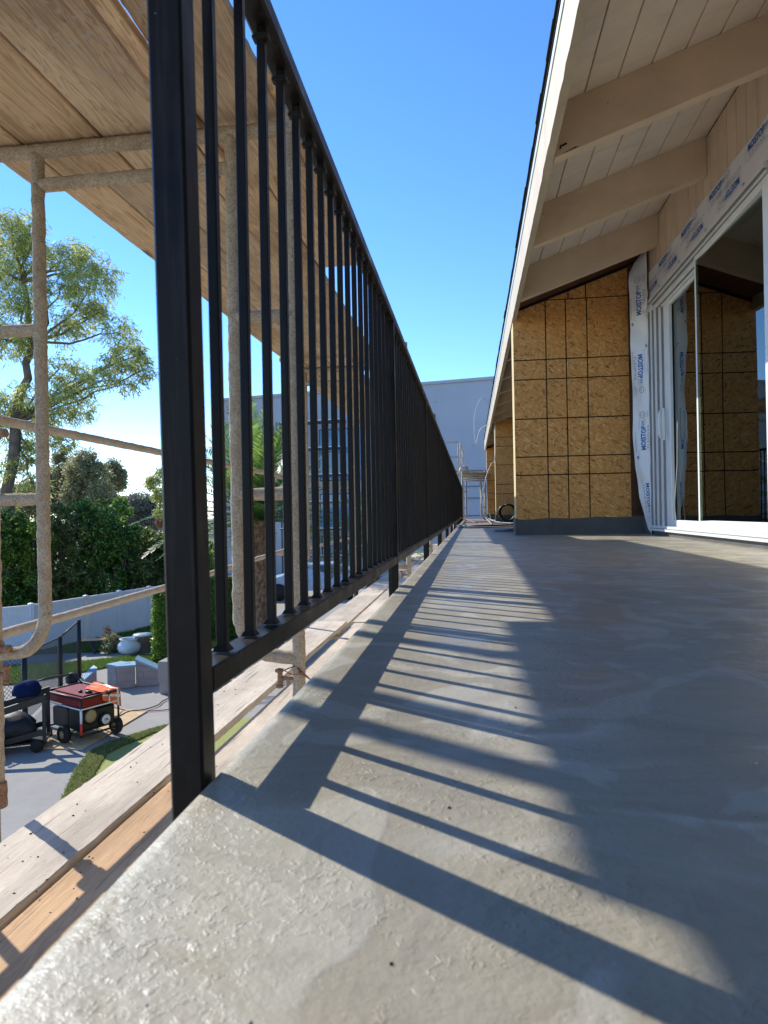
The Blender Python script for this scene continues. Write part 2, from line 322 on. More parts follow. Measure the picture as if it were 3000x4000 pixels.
# ------------------------------------------------------------------ mesh helpers
class MB:
    def __init__(s): s.v = []; s.f = []; s.smooth = set()
    def add(s, vs, fs, sm=False):
        o = len(s.v); s.v.extend([tuple(v) for v in vs])
        for f in fs:
            if sm: s.smooth.add(len(s.f))
            s.f.append([i + o for i in f])
        return s
    def box(s, x0, x1, y0, y1, z0, z1):
        vs = [(x, y, z) for z in (z0, z1) for y in (y0, y1) for x in (x0, x1)]
        return s.add(vs, [(0, 2, 3, 1), (4, 5, 7, 6), (0, 1, 5, 4), (2, 6, 7, 3), (0, 4, 6, 2), (1, 3, 7, 5)])
    def bbox(s, x0, x1, y0, y1, z0, z1, b=0.003):
        """box with chamfered long edges along its longest axis"""
        d = (x1 - x0, y1 - y0, z1 - z0); ax = d.index(max(d)); lo = (x0, y0, z0); hi = (x1, y1, z1)
        a1, a2 = [i for i in range(3) if i != ax]
        ring = []
        for (p, q) in ((0, 1), (0, 2), (2, 0), (1, 0), (-1, 0), (-2, 0), (0, -2), (0, -1)): pass
        l1, h1, l2, h2 = lo[a1], hi[a1], lo[a2], hi[a2]
        ring = [(l1 + b, l2), (h1 - b, l2), (h1, l2 + b), (h1, h2 - b), (h1 - b, h2), (l1 + b, h2), (l1, h2 - b), (l1, l2 + b)]
        vs = []
        for e in (lo[ax], hi[ax]):
            for r in ring:
                p = [0, 0, 0]; p[ax] = e; p[a1] = r[0]; p[a2] = r[1]; vs.append(tuple(p))
        fs = [(i, (i + 1) % 8, (i + 1) % 8 + 8, i + 8) for i in range(8)] + [tuple(range(7, -1, -1)), tuple(range(8, 16))]
        return s.add(vs, fs)
    def prism(s, pts, axis, a, b):
        """polygon pts (2D in the two other axes) extruded along axis from a to b"""
        n = len(pts); vs = []
        for e in (a, b):
            for p in pts:
                q = list(p); q.insert(axis, e); vs.append(tuple(q))
        return s.add(vs, [(i, (i + 1) % n, (i + 1) % n + n, i + n) for i in range(n)] + [tuple(range(n - 1, -1, -1)), tuple(range(n, 2 * n))])
    def tube(s, pts, r, seg=10, jit=0.0, step=None, caps=True, seed=0):
        pts = [Vector(p) for p in pts]
        if step:
            q = [pts[0]]
            for a, b in zip(pts[:-1], pts[1:]):
                n = max(1, int((b - a).length / step))
                for k in range(1, n + 1): q.append(a.lerp(b, k / n))
            pts = q
        rs = r if hasattr(r, '__len__') else [r] * len(pts)
        if len(rs) != len(pts): rs = [rs[0] + (rs[-1] - rs[0]) * i / (len(pts) - 1) for i in range(len(pts))]
        nrm = None; vs = []
        for i, p in enumerate(pts):
            t = (pts[min(i + 1, len(pts) - 1)] - pts[max(i - 1, 0)]).normalized()
            if nrm is None: nrm = t.orthogonal().normalized()
            else:
                nrm = (nrm - t * nrm.dot(t)); nrm = nrm.normalized() if nrm.length > 1e-6 else t.orthogonal().normalized()
            bn = t.cross(nrm)
            for k in range(seg):
                a = 2 * PI * k / seg; rr = rs[i]
                d = nrm * math.cos(a) + bn * math.sin(a)
                if jit:
                    w = p + d * rr
                    rr *= 1 + jit * (noise.noise(w * 28 + Vector((seed, 0, 0))) * 1.1 + noise.noise(w * 75) * 0.8)
                vs.append(p + d * rr)
        n = len(pts); fs = [(i * seg + k, i * seg + (k + 1) % seg, (i + 1) * seg + (k + 1) % seg, (i + 1) * seg + k) for i in range(n - 1) for k in range(seg)]
        s.add(vs, fs, True)
        if caps:
            o = len(s.v) - len(vs); s.f.append([o + k for k in range(seg - 1, -1, -1)]); s.f.append([o + (n - 1) * seg + k for k in range(seg)])
        return s
    def lathe(s, prof, seg=20, c=(0, 0, 0), axis='Z'):
        vs = []
        for r, h in prof:
            for k in range(seg):
                a = 2 * PI * k / seg
                if axis == 'Z': vs.append((c[0] + r * math.cos(a), c[1] + r * math.sin(a), c[2] + h))
                elif axis == 'Y': vs.append((c[0] + r * math.cos(a), c[1] + h, c[2] + r * math.sin(a)))
                else: vs.append((c[0] + h, c[1] + r * math.cos(a), c[2] + r * math.sin(a)))
        fs = [(i * seg + k, i * seg + (k + 1) % seg, (i + 1) * seg + (k + 1) % seg, (i + 1) * seg + k) for i in range(len(prof) - 1) for k in range(seg)]
        return s.add(vs, fs, True)
    def build(s, name, mat, parent=None, loc=None):
        me = bpy.data.meshes.new(name); me.from_pydata([tuple(v) for v in s.v], [], s.f); me.validate()
        if s.smooth and len(me.polygons) == len(s.f):
            fl = [i in s.smooth for i in range(len(s.f))]; me.polygons.foreach_set('use_smooth', fl)
        me.materials.append(mat); me.update()
        bm = bmesh.new(); bm.from_mesh(me); bmesh.ops.recalc_face_normals(bm, faces=bm.faces); bm.to_mesh(me); bm.free()
        return link(name, me, parent, loc)
def link(name, me, parent=None, loc=None):
    o = bpy.data.objects.new(name, me); COL.objects.link(o)
    if parent is not None: o.parent = parent
    if loc is not None: o.location = loc
    return o
def empty(name, loc=(0, 0, 0), rz=0):
    o = bpy.data.objects.new(name, None); COL.objects.link(o); o.location = loc; o.rotation_euler = (0, 0, rz); o.empty_display_size = 0.2; return o
def tag(o, label=None, cat=None, group=None, kind=None):
    if label: o['label'] = label
    if cat: o['category'] = cat
    if group: o['group'] = group
    if kind: o['kind'] = kind
    return o
def rebase(o, p):
    """put a mesh object's origin at p without moving it"""
    o.data.transform(Matrix.Translation(-Vector(p))); o.location = p; return o
def quads_obj(name, P, mat, parent=None):
    """P: (n,4,3) numpy array of loose quads"""
    n = len(P); me = bpy.data.meshes.new(name); me.vertices.add(n * 4); me.vertices.foreach_set('co', P.reshape(-1).astype(np.float32))
    me.loops.add(n * 4); me.loops.foreach_set('vertex_index', np.arange(n * 4, dtype=np.int32))
    me.polygons.add(n); me.polygons.foreach_set('loop_start', np.arange(0, n * 4, 4, dtype=np.int32)); me.polygons.foreach_set('loop_total', np.full(n, 4, dtype=np.int32))
    me.materials.append(mat); me.update(calc_edges=True); return link(name, me, parent)

# ------------------------------------------------------------------ setting: ground, deck, yard
def sheet(name, pts, z, mat, label=None, cat=None, kind='structure', th=None):
    mb = MB()
    if th: mb.prism([(p[0], p[1]) for p in pts], 2, z - th, z)
    else: mb.add([(p[0], p[1], z) for p in pts], [tuple(range(len(pts)))])
    o = mb.build(name, mat); return tag(o, label, cat, None, kind)
GZ = -3.1
sheet('ground', [(-600, -300), (600, -300), (600, 900), (-600, 900)], GZ - 0.012, M['earth'])
sheet('yard_pavement', [(-14, -6), (-0.5, -6), (-0.5, 40), (-6.8, 40), (-7.0, 16.1), (-14, 16.6)], GZ - 0.006, M['concrete'])
deck = MB(); deck.box(-0.281, 1.93, -3, 25.2, -0.20, -0.004)
deck.v = deck.v; d0 = deck.build('deck_floor', M['deck']); tag(d0, kind='structure')
mb = MB(); n = 120                                             # wearing surface with a slightly raised, wavy rounded rim
xs = [-0.283, -0.281, -0.276, -0.262, -0.235, -0.19, -0.1, 0.1, 0.5, 1.0, 1.93]; zs = [-0.02, -0.004, 0.001, 0.002, 0.0012, 0.0006, 0, 0, 0, 0, 0]
ys = [-3 + 28.2 * (i / n) ** 1.3 for i in range(n + 1)]
vs = [(x + (0.0012 * noise.noise(Vector((0, y * 3, 0))) if i < 3 else 0), y, z) for y in ys for i, (x, z) in enumerate(zip(xs, zs))]
w = len(xs); mb.add(vs, [(j * w + i, j * w + i + 1, (j + 1) * w + i + 1, (j + 1) * w + i) for j in range(n) for i in range(w - 1)], True)
tag(mb.build('deck_surface', M['deck']), kind='structure')

# lawns and turf
sheet('path', [onZ(*p)[:2] for p in ((-200, 2600), (318, 2580), (640, 2549), (612, 2540), (318, 2548), (-250, 2560))], GZ - 0.002, M['concrete'])
L1 = [onZ(*p)[:2] for p in ((-300, 2700), (95, 2672), (318, 2628), (470, 2600), (640, 2588), (640, 2558), (560, 2560), (318, 2586), (-300, 2625))]
L2 = [onZ(*p)[:2] for p in ((-300, 2575), (318, 2550), (700, 2540), (1000, 2530), (900, 2440), (590, 2445), (330, 2505), (-300, 2500))]
for L, nm in ((L1, 'lawn'), (L2, 'lawn')):
    sheet(nm, L, GZ + 0.002, M['lawn'])
def grass(name, poly, n, h, mat, seed, lean=0.4):
    rng = np.random.default_rng(seed); P = np.array([(p[0], p[1]) for p in poly]); lo, hi = P.min(0), P.max(0)
    pts = rng.uniform(lo, hi, (n * 3, 2)); ins = np.zeros(len(pts), bool); j = len(P) - 1
    for i in range(len(P)):
        c = ((P[i, 1] > pts[:, 1]) != (P[j, 1] > pts[:, 1])) & (pts[:, 0] < (P[j, 0] - P[i, 0]) * (pts[:, 1] - P[i, 1]) / (P[j, 1] - P[i, 1] + 1e-12) + P[i, 0]); ins ^= c; j = i
    pts = pts[ins][:n]; m = len(pts); a = rng.uniform(0, 2 * PI, m); wv = np.stack([np.cos(a), np.sin(a), 0 * a], 1) * h * 0.16
    b = np.concatenate([pts, np.full((m, 1), GZ + 0.004)], 1); t = b + np.concatenate([rng.normal(0, h * lean, (m, 2)), h * rng.uniform(.6, 1.2, (m, 1))], 1)
    return tag(quads_obj(name, np.stack([b - wv, b + wv, t + wv * .3, t - wv * .3], 1), mat), name.replace('_', ' ') + ' in the yard below the deck', 'grass', None, 'stuff')
turf_px = [(251, 3103), (290, 3015), (347, 2941), (420, 2905), (502, 2879), (580, 2855), (653, 2835), (700, 2826), (700, 2844), (653, 2850), (600, 2865), (550, 2888), (480, 2915), (420, 2946), (395, 2980), (376, 3014), (340, 3110), (300, 3230), (200, 3230)]
turf_poly = [onZ(*p)[:2] for p in turf_px]
sheet('turf_edging', turf_poly, GZ + 0.003, M['turf'])
putt_poly = [onZ(*p)[:2] for p in [(700, 2844), (653, 2850), (600, 2865), (550, 2888), (480, 2915), (420, 2946), (395, 2980), (376, 3014), (340, 3110), (300, 3230), (700, 3300), (1500, 3300), (1500, 2850), (1000, 2800)]]
sheet('putting_green', putt_poly, GZ + 0.001, M['putt'])
M['blade'] = mk_leaf('grass_blade', [(0.05, 0.11, 0.02), (0.10, 0.19, 0.03), (0.16, 0.24, 0.05)], 0.35)
M['blade2'] = mk_leaf('turf_blade', [(0.09, 0.13, 0.035), (0.20, 0.25, 0.08), (0.34, 0.36, 0.16)], 0.3)
grass('lawn_grass', L1, 26000, 0.05, M['blade'], 1); grass('far_lawn_grass', L2, 26000, 0.06, M['blade'], 2); grass('turf_strip_grass', turf_poly, 26000, 0.035, M['blade2'], 3)

# ------------------------------------------------------------------ apartment house (this building)
house = tag(empty('apartment_house', (1.93, 4, 0)), 'tan two storey apartment house with bare osb walls and cream eaves beside the deck', 'building')
def part(mb, name, mat, parent=house, label=None):
    o = mb.build(name, mat); o.parent = parent
    o.matrix_parent_inverse = Matrix.Translation(-Vector(parent.location)) if parent.parent is None else Matrix.Identity(4)
    if label: o['label'] = label
    return o
WX = 1.93; RS = 0.345
soff = lambda x: 2.591 + RS * x                       # soffit underside
beamb = lambda x: 2.264 + 0.35 * x                     # underside of the beams
# walls: below deck, above door, solid ends; dark room behind the glass
part(MB().box(-0.24, 6.3, -3, 25.0, GZ, -0.21), 'lower_wall', M['stucco_tan'])
DY0, DY1, DZ0, DZ1 = 4.62, 7.55, 0.04, 2.47             # door opening
part(MB().box(WX, WX + 0.14, DY1, 25.0, -0.2, 3.24).box(WX, WX + 0.14, -3, DY0 - 0.0, -0.2, 3.24).box(WX, WX + 0.14, DY0, DY1, DZ1 + 0.01, 3.24).box(WX, WX + 0.14, DY0, DY1, -0.2, DZ0), 'wall', M['ink'])
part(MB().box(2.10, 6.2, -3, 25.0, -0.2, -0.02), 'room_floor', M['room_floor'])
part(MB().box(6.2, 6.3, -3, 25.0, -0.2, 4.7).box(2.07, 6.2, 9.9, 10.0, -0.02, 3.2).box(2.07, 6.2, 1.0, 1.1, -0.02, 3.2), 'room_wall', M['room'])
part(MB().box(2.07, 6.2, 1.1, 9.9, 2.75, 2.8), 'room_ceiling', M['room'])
part(MB().box(1.93, 6.3, 25.0, 25.1, GZ, 3.2).box(1.93, 6.3, -3.1, -3, GZ, 3.2), 'end_wall', M['stucco_tan'])
# vertical groove siding boards above and beside the door
yb = 3.0; k = 0
rnd = random.Random(7)
while yb < 7.86:
    y1 = min(yb + 0.176, 7.86)
    zb = 2.50 if yb > DY0 - 0.1 and yb < DY1 else 0.18
    mt = M['tan'] if yb < 7.5 else M['bare_brown']
    top = 3.235
    ob = part(MB().bbox(WX - 0.016 - rnd.uniform(0, .001), WX - 0.001, yb, yb + 0.167 if y1 - yb > .17 else y1 - .005, zb if yb < 7.5 else 0.18, top, 0.002), 'siding_board', mt)
    yb += 0.176
# soffit boards: run along the eave, tongue-and-groove joints open 6 mm
xj = [0.540] + [0.734 + 0.199 * i for i in range(7)]
for i in range(len(xj) - 1):
    a, b = xj[i] + 0.003, xj[i + 1] - 0.003
    if i == 6: b = WX - 0.01
    part(MB().prism([(a, soff(a)), (b, soff(b)), (b, soff(b) + 0.03), (a, soff(a) + 0.03)], 1, -2.6, 24.75) if False else
         MB().add([(x, y, z) for y in (-2.6, 24.75) for (x, z) in ((a, soff(a)), (a + .004, soff(a) - .004), (b - .004, soff(b) - .004), (b, soff(b)), (b, soff(b) + .03), (a, soff(a) + .03))],
                  [(i2, (i2 + 1) % 6, (i2 + 1) % 6 + 6, i2 + 6) for i2 in range(6)] + [(5, 4, 3, 2, 1, 0), (6, 7, 8, 9, 10, 11)]), 'soffit_board', M['tan_light'])
roof = part(MB().add([(x, y, z) for y in (-2.8, 24.85) for (x, z) in ((0.478, 2.80), (0.478, 2.822), (6.6, soff(6.6) + 0.09), (6.6, soff(6.6) + .045), (0.54, soff(0.54) + 0.045))],
                     [(i2, (i2 + 1) % 5, (i2 + 1) % 5 + 5, i2 + 5) for i2 in range(5)] + [(4, 3, 2, 1, 0), (5, 6, 7, 8, 9)]), 'roof', M['shingle'])
yk = -2.8; 
while yk < 24.5:                                     # ragged shingle tabs along the roof edge
    wy = rnd.uniform(0.28, 0.34); dx = rnd.uniform(0.0, 0.008)
    part(MB().box(0.468 - dx, 0.56, yk, yk + wy - 0.008, 2.8225, 2.829 + rnd.uniform(0, .003)), 'shingle', M['shingle'], roof); yk += wy
part(MB().box(0.484, 0.489, -2.8, 24.8, 2.742, 2.799), 'drip_edge', M['drip'])
# fascia boards, jointed; peeling lumps along the lower edge
for (ya, ybn) in ((-2.8, 4.30), (4.304, 7.98), (7.985, 13.2), (13.205, 18.9), (18.905, 24.75)):
    mbf = MB(); nseg = int((ybn - ya) / 0.12) + 2; vs = []
    for i in range(nseg + 1):
        y = ya + (ybn - ya) * i / nseg
        r1 = 0.006 * noise.noise(Vector((3.1, y * 4.0, 0))); r2 = 0.004 * noise.noise(Vector((9.1, y * 7.0, 0)))
        zb = 2.438 + r1 + (0.012 if abs(y - 4.3) < 0.12 else 0)
        vs += [(0.491 + r2, y, zb), (0.541, y, 2.447 + r1 * .5), (0.541, y, 2.784), (0.491, y, 2.784)]
    mbf.add(vs, [(i * 4 + k, i * 4 + (k + 1) % 4, i * 4 + 4 + (k + 1) % 4, i * 4 + 4 + k) for i in range(nseg) for k in range(4)] + [(3, 2, 1, 0), (nseg * 4, nseg * 4 + 1, nseg * 4 + 2, nseg * 4 + 3)])
    part(mbf, 'fascia_board', M['cream'])
# rafter beams
for i in range(-3, 15):
    yb = 4.29 + 1.415 * i
    for q in (7.88, 17.3, 23.84):
        if abs(yb - q) < 0.2: yb = q - 0.3
    x0, x1 = 0.545, WX - 0.02
    o = part(MB().add([(x, y, z) for y in (yb, yb + 0.089) for (x, z) in ((x0, beamb(x0) + .004), (x0 + .004, beamb(x0)), (x1, beamb(x1)), (x1, soff(x1) - .006), (x0, soff(x0) - .006))],
                  [(i2, (i2 + 1) % 5, (i2 + 1) % 5 + 5, i2 + 5) for i2 in range(5)] + [(4, 3, 2, 1, 0), (5, 6, 7, 8, 9)]), 'roof_beam', M['tan'])
    if i == 0:
        o['label'] = 'rafter beam with a rotted split lower end'
        for (ax, az, w, h) in ((.575, 2.512, .05, .012), (.60, 2.476, .09, .004), (.575, 2.5, .012, .03)):
            part(MB().prism([(ax, az), (ax + w, az + .35 * w + .003), (ax + w * .8, az + .35 * w + h), (ax + .006, az + h)], 1, yb - 0.0025, yb + 0.001), 'rot_split', M['ink'], o)
# brown unpainted boards dropped under the soffit just before the wall
for i in range(6):
    a = 0.56 + 0.225 * i; b = a + 0.219
    z = lambda x: 2.585 + 0.353 * (x - 0.572)
    part(MB().add([(x, y, zz) for y in (7.21, 7.865) for (x, zz) in ((a, z(a)), (b, z(b)), (b, z(b) + .02), (a, z(a) + .02))],
                  [(0, 1, 2, 3), (7, 6, 5, 4), (0, 4, 5, 1), (1, 5, 6, 2), (2, 6, 7, 3), (3, 7, 4, 0)]), 'bare_soffit_board', M['bare_brown'])
part(MB().add([(x, y, zz) for y in (7.868, 7.879) for (x, zz) in ((.5, 2.535), (1.9, 3.03), (1.9, 3.22), (.55, 2.77))], [(0, 1, 2, 3), (7, 6, 5, 4), (0, 4, 5, 1), (1, 5, 6, 2), (2, 6, 7, 3), (3, 7, 4, 0)]), 'seam_gap', M['ink'])

def fin(y, x0, x1, zt0, slope, gx, gz, label, th=0.32):
    """partition wall seen face on: black core, OSB panels on it, dark membrane foot, sunlit cut edge"""
    wroot = empty('partition_wall', (x0, y, 0)); wroot.parent = house; wroot.matrix_parent_inverse = Matrix.Translation(-Vector(house.location)); wroot['label'] = label
    top = lambda x: zt0 + slope * (x - x0)
    def sub(mb, name, mat):
        o = mb.build(name, mat); o.parent = wroot; o.matrix_parent_inverse = Matrix.Translation(-Vector(wroot.location)); return o
    sub(MB().add([(x, yy, z) for yy in (y, y + th) for (x, z) in ((x0 + .004, 0), (x1, 0), (x1, top(x1)), (x0 + .004, top(x0)))], [(0, 1, 2, 3), (7, 6, 5, 4), (0, 4, 5, 1), (1, 5, 6, 2), (2, 6, 7, 3), (3, 7, 4, 0)]), 'core', M['ink'])
    sub(MB().box(x0, x0 + .004, y - .006, y + th + .004, 0.19, top(x0) - .02), 'cut_edge', M['osb_edge'])
    X = [x0 + .001] + gx + [x1]; Z = [0.172] + gz
    g = 0.0065
    for j in range(len(Z)):
        z0 = Z[j]; last = j == len(Z) - 1
        xx = X
        if last and len(gx) == 3: xx = [x0 + .001, 1.122, 1.315, x1]
        for i in range(len(xx) - 1):
            a, b = xx[i] + (g if i else 0), xx[i + 1] - (g if i < len(xx) - 2 else 0)
            zl = z0 + (g if j else 0)
            if not last: zc = Z[j + 1] - g
            ta, tb = top(a) - .018, top(b) - .018
            if last or ta < zc:
                za = ta if last else min(zc, ta); zb_ = tb if last else min(zc, tb)
                if zb_ <= zl + .01: continue
                if za < zl:
                    a = a + (zl - ta) / slope; za = zl + .002
                poly = [(a, zl), (b, zl), (b, zb_), (a, za)]
                if not last and ta < zc < tb: poly = [(a, zl), (b, zl), (b, zc), (a + (zc - ta) / slope, zc), (a, ta)]
            else: poly = [(a, zl), (b, zl), (b, zc), (a, zc)]
            sub(MB().add([(px_, yy, pz) for yy in (y - .011, y - .0005) for (px_, pz) in poly],
                         [tuple(range(len(poly))), tuple(range(2 * len(poly) - 1, len(poly) - 1, -1))] + [(k, (k + 1) % len(poly), (k + 1) % len(poly) + len(poly), k + len(poly)) for k in range(len(poly))]), 'osb_panel', M['osb'])
    # membrane foot with a slightly wavy upper edge
    nn = 14; vs = []
    for i in range(nn + 1):
        x = x0 - .012 + (x1 - x0 + .012) * i / nn; zt = 0.178 - 0.012 * math.sin(i * 1.1) * .5 + 0.012 * i / nn
        vs += [(x, y - .024, 0.0), (x, y - .022, zt), (x, y - .010, zt + .003), (x, y + .02, 0.0)]
    sub(MB().add(vs, [(i * 4 + k, i * 4 + (k + 1) % 4, i * 4 + 4 + (k + 1) % 4, i * 4 + 4 + k) for i in range(nn) for k in range(4)] + [(0, 1, 2, 3)]), 'membrane_foot', M['membrane'])
    sub(MB().box(x0 - .013, x0 + .003, y - .02, y + th + .02, 0.0, 0.185), 'membrane_side', M['membrane'])
    return wroot
fin(7.88, 0.503, 1.77, 2.545, 0.353, [0.867, 1.09, 1.322], [0.681, 0.888, 1.320, 1.768, 1.990, 2.662], 'near osb partition wall with black nailing grid lines')
fin(17.3, 0.605, 1.92, 2.66, 0.35, [], [0.71, 0.949, 1.437, 1.906, 2.135, 2.60], 'middle osb partition wall')
fin(23.84, 0.54, 1.92, 2.45, 0.35, [], [0.691, 0.904, 1.342, 1.792, 2.011], 'farthest osb partition wall')
# recess foot membrane between partition and door, and curb under the door
part(MB().box(1.77, 1.905, 7.84, 7.90, 0, 0.2).box(1.885, 1.915, 7.5, 7.86, 0, 0.19), 'corner_membrane', M['membrane'])
part(MB().box(1.9, 1.93, -3, 7.5, 0.0, 0.045), 'door_curb', M['membrane'])
part(MB().box(1.768, 1.905, 7.862, 7.874, .2, 3.0), 'corner_board', M['bare_brown'])

# sliding door: frame, panels, glass
door = empty('sliding_door', (1.92, 6, 0)); door.parent = house; door.matrix_parent_inverse = Matrix.Translation(-Vector(house.location)); door['label'] = 'white framed sliding glass door'
def dsub(mb, name, mat):
    o = mb.build(name, mat); o.parent = door; o.matrix_parent_inverse = Matrix.Translation(-Vector(door.location)); return o
xf = 1.896
def stile(y0, y1, z0, z1, x0=None, steps=((0, 0),)):
    m = MB()
    for (i, (dy, dx)) in enumerate(steps): m.bbox((x0 or xf) + dx, 1.98, y0 + dy, y1 - dy, z0, z1, .003)
    return m
# jamb (far side), stepped profile
dsub(MB().bbox(1.885, 1.99, 7.475, 7.545, .05, 2.477, .004), 'jamb', M['vinyl'])
dsub(MB().bbox(1.900, 1.99, 7.395, 7.468, .05, 2.43, .003), 'jamb', M['vinyl'])
dsub(MB().bbox(1.918, 1.99, 7.30, 7.387, .06, 2.395, .003), 'jamb_liner', M['vinyl'])
dsub(MB().bbox(1.94, 1.99, 7.20, 7.292, .06, 2.34, .003), 'jamb_liner', M['vinyl'])
# head, stepped
dsub(MB().bbox(1.880, 1.99, 4.60, 7.474, 2.438, 2.477, .004), 'head_rail', M['vinyl'])
dsub(MB().bbox(1.898, 1.99, 4.60, 7.394, 2.402, 2.432, .003), 'head_rail', M['vinyl'])
dsub(MB().bbox(1.925, 1.99, 6.05, 7.30, 2.345, 2.398, .003), 'head_rail', M['vinyl'])
dsub(MB().bbox(1.94, 1.99, 6.05, 7.24, 2.325, 2.341, .003), 'head_rail', M['vinyl'])
# sill
dsub(MB().bbox(1.868, 1.99, 4.55, 7.50, .046, .072, .003), 'sill', M['vinyl'])
dsub(MB().bbox(1.885, 1.99, 4.58, 7.42, .074, .098, .003), 'sill', M['vinyl'])
# sliding panel (far) and fixed panel (near)
dsub(MB().bbox(1.962, 1.995, 7.010, 7.190, .10, 2.322, .004), 'stile', M['vinyl'])
dsub(MB().bbox(1.960, 1.995, 6.045, 6.115, .10, 2.322, .004), 'stile', M['vinyl'])
dsub(MB().bbox(1.962, 1.995, 6.117, 7.008, .10, .160, .004), 'bottom_rail', M['vinyl'])
dsub(MB().bbox(1.962, 1.995, 6.117, 7.008, 2.285, 2.322, .004), 'top_rail', M['vinyl'])
dsub(MB().bbox(1.905, 1.95, 5.985, 6.043, .10, 2.40, .004), 'stile', M['vinyl'])
dsub(MB().bbox(1.905, 1.95, 4.56, 4.685, .10, 2.40, .004), 'stile', M['vinyl'])
dsub(MB().bbox(1.905, 1.95, 4.687, 5.983, .10, .172, .004), 'bottom_rail', M['vinyl'])
dsub(MB().bbox(1.905, 1.95, 4.687, 5.983, 2.345, 2.40, .004), 'top_rail', M['vinyl'])
M['groove_shade'] = flat('grey_groove_shade', (0.26, 0.26, 0.25), 0.6, 0.3)  # grey strips paint the dark grooves between the white frame steps
for gx, gy in ((1.8835, 7.4715), (1.899, 7.391), (1.917, 7.296), (1.939, 7.196)): dsub(MB().box(gx, gx + .02, gy - .002, gy + .002, .10, 2.35), 'groove_shade', M['groove_shade'])
for gx, gz, ya in ((1.8785, 2.435, 7.46), (1.8965, 2.4, 7.38), (1.9235, 2.343, 7.28)): dsub(MB().box(gx, gx + .02, 4.60 if gx < 1.92 else 6.05, ya, gz - .002, gz + .002), 'groove_shade', M['groove_shade'])
dsub(MB().box(1.866, 1.88, 4.56, 7.49, .0715, .0745), 'groove_shade', M['groove_shade'])
dsub(MB().add([(x + o_, y, z) for z in (.155, 2.29) for (x, y) in ((1.966, 6.112), (2.002, 7.014)) for o_ in (0, .004)], [(0, 1, 3, 2), (4, 6, 7, 5), (0, 4, 5, 1), (2, 3, 7, 6), (0, 2, 6, 4), (1, 5, 7, 3)]), 'glass_pane', M['glass'])
dsub(MB().add([(x + o_, y, z) for z in (.168, 2.35) for (x, y) in ((1.949, 4.68), (1.900, 5.988)) for o_ in (0, .004)], [(0, 1, 3, 2), (4, 6, 7, 5), (0, 4, 5, 1), (2, 3, 7, 6), (0, 2, 6, 4), (1, 5, 7, 3)]), 'glass_pane', M['glass'])
dsub(MB().tube([(1.893, 7.10, .98), (1.880, 7.10, 1.02), (1.878, 7.10, 1.12), (1.880, 7.10, 1.22), (1.893, 7.10, 1.26)], .012, 8), 'handle', M['vinyl'])
dsub(MB().bbox(1.905, 1.93, 7.085, 7.12, .96, 1.28, .004), 'handle_plate', M['vinyl'])
dsub(MB().tube([(1.955, 6.86, .16), (1.955, 6.90, .3), (1.957, 6.80, .7), (1.957, 6.78, 1.0), (1.958, 6.77, 1.1)], .0028, 6), 'loose_cord', M['cable'])

# flashing paper with printing
_tx = {}
def text_mesh(s, size, bold=0.0, sx=1.0):
    key = (s, size, bold)
    if key not in _tx:
        cu = bpy.data.curves.new('txt', 'FONT'); cu.body = s; cu.size = size; cu.align_x = 'CENTER'; cu.align_y = 'CENTER'; cu.offset = bold; cu.resolution_u = 2
        ob = bpy.data.objects.new('txt', cu); COL.objects.link(ob); dg = bpy.context.evaluated_depsgraph_get()
        me = bpy.data.meshes.new_from_object(ob.evaluated_get(dg)); COL.objects.unlink(ob); bpy.data.objects.remove(ob)
        _tx[key] = ([tuple(v.co)[:2] for v in me.vertices], [tuple(p.vertices) for p in me.polygons])
    v, f = _tx[key]; return [(a * sx, b) for a, b in v], f
def rect(x0, y0, x1, y1): return [(x0, y0), (x1, y0), (x1, y1), (x0, y1)], [(0, 1, 2, 3)]
def stamp_pieces():
    """print block centred on 0, reading along +x, about 0.46 wide and 0.16 high"""
    blue = []; grey = []
    blue.append(text_mesh('MOISTOP', 0.085, 0.003, 0.72))
    v, f = text_mesh('PF', 0.06, 0.0008, 0.8); grey.append(([(a + .165, b) for a, b in v], f))
    v, f = text_mesh('F L A S H I N G', 0.042, 0.0003, 0.9); grey.append(([(a + .01, b - .062) for a, b in v], f))
    v, f = text_mesh('Fortifiber Building Systems Group', 0.017, 0, 1.0); blue.append(([(a - .04, b + .10) for a, b in v], f))
    v, f = text_mesh('15', 0.028, 0.0006, 0.9); grey.append(([(a + .245, b - .0) for a, b in v], f))
    x0, x1, y0, y1, t = -.17, .295, -.092, .06, .0022
    for r in ((x0, y0, x1, y0 + t), (x0, y1 - t, x1, y1), (x0, y0, x0 + t, y1), (x1 - t, y0, x1, y1), (.205, y0, .205 + t, y1), (x0, -.085, .2, -.0835),
              (.215, -.05, .285, -.048), (.215, -.06, .285, -.058), (.215, -.07, .285, -.068), (.215, -.08, .27, -.078), (.135, -.028, .137, .03), (.195, -.028, .197, .03), (.135, .028, .197, .03), (.135, -.028, .197, -.026)):
        grey.append(rect(*r))
    for R_ in (.036, .031):
        n_ = 20; vv = [(.25 + (R_ - dr) * math.cos(2 * PI * k / n_), .01 + (R_ - dr) * math.sin(2 * PI * k / n_)) for dr in (0, .0025) for k in range(n_)]
        grey.append((vv, [(k, (k + 1) % n_, (k + 1) % n_ + n_, k + n_) for k in range(n_)]))
    n_ = 8; vv = [(-.2 + r_ * math.cos(2 * PI * k / n_), .085 + r_ * math.sin(2 * PI * k / n_)) for r_ in (.016, .009) for k in range(n_)]
    blue.append((vv, [(k, (k + 1) % n_, (k + 1) % n_ + n_, k + n_) for k in range(n_ - 2)])); blue.append(rect(-.225, .08, -.185, .086))
    return blue, grey
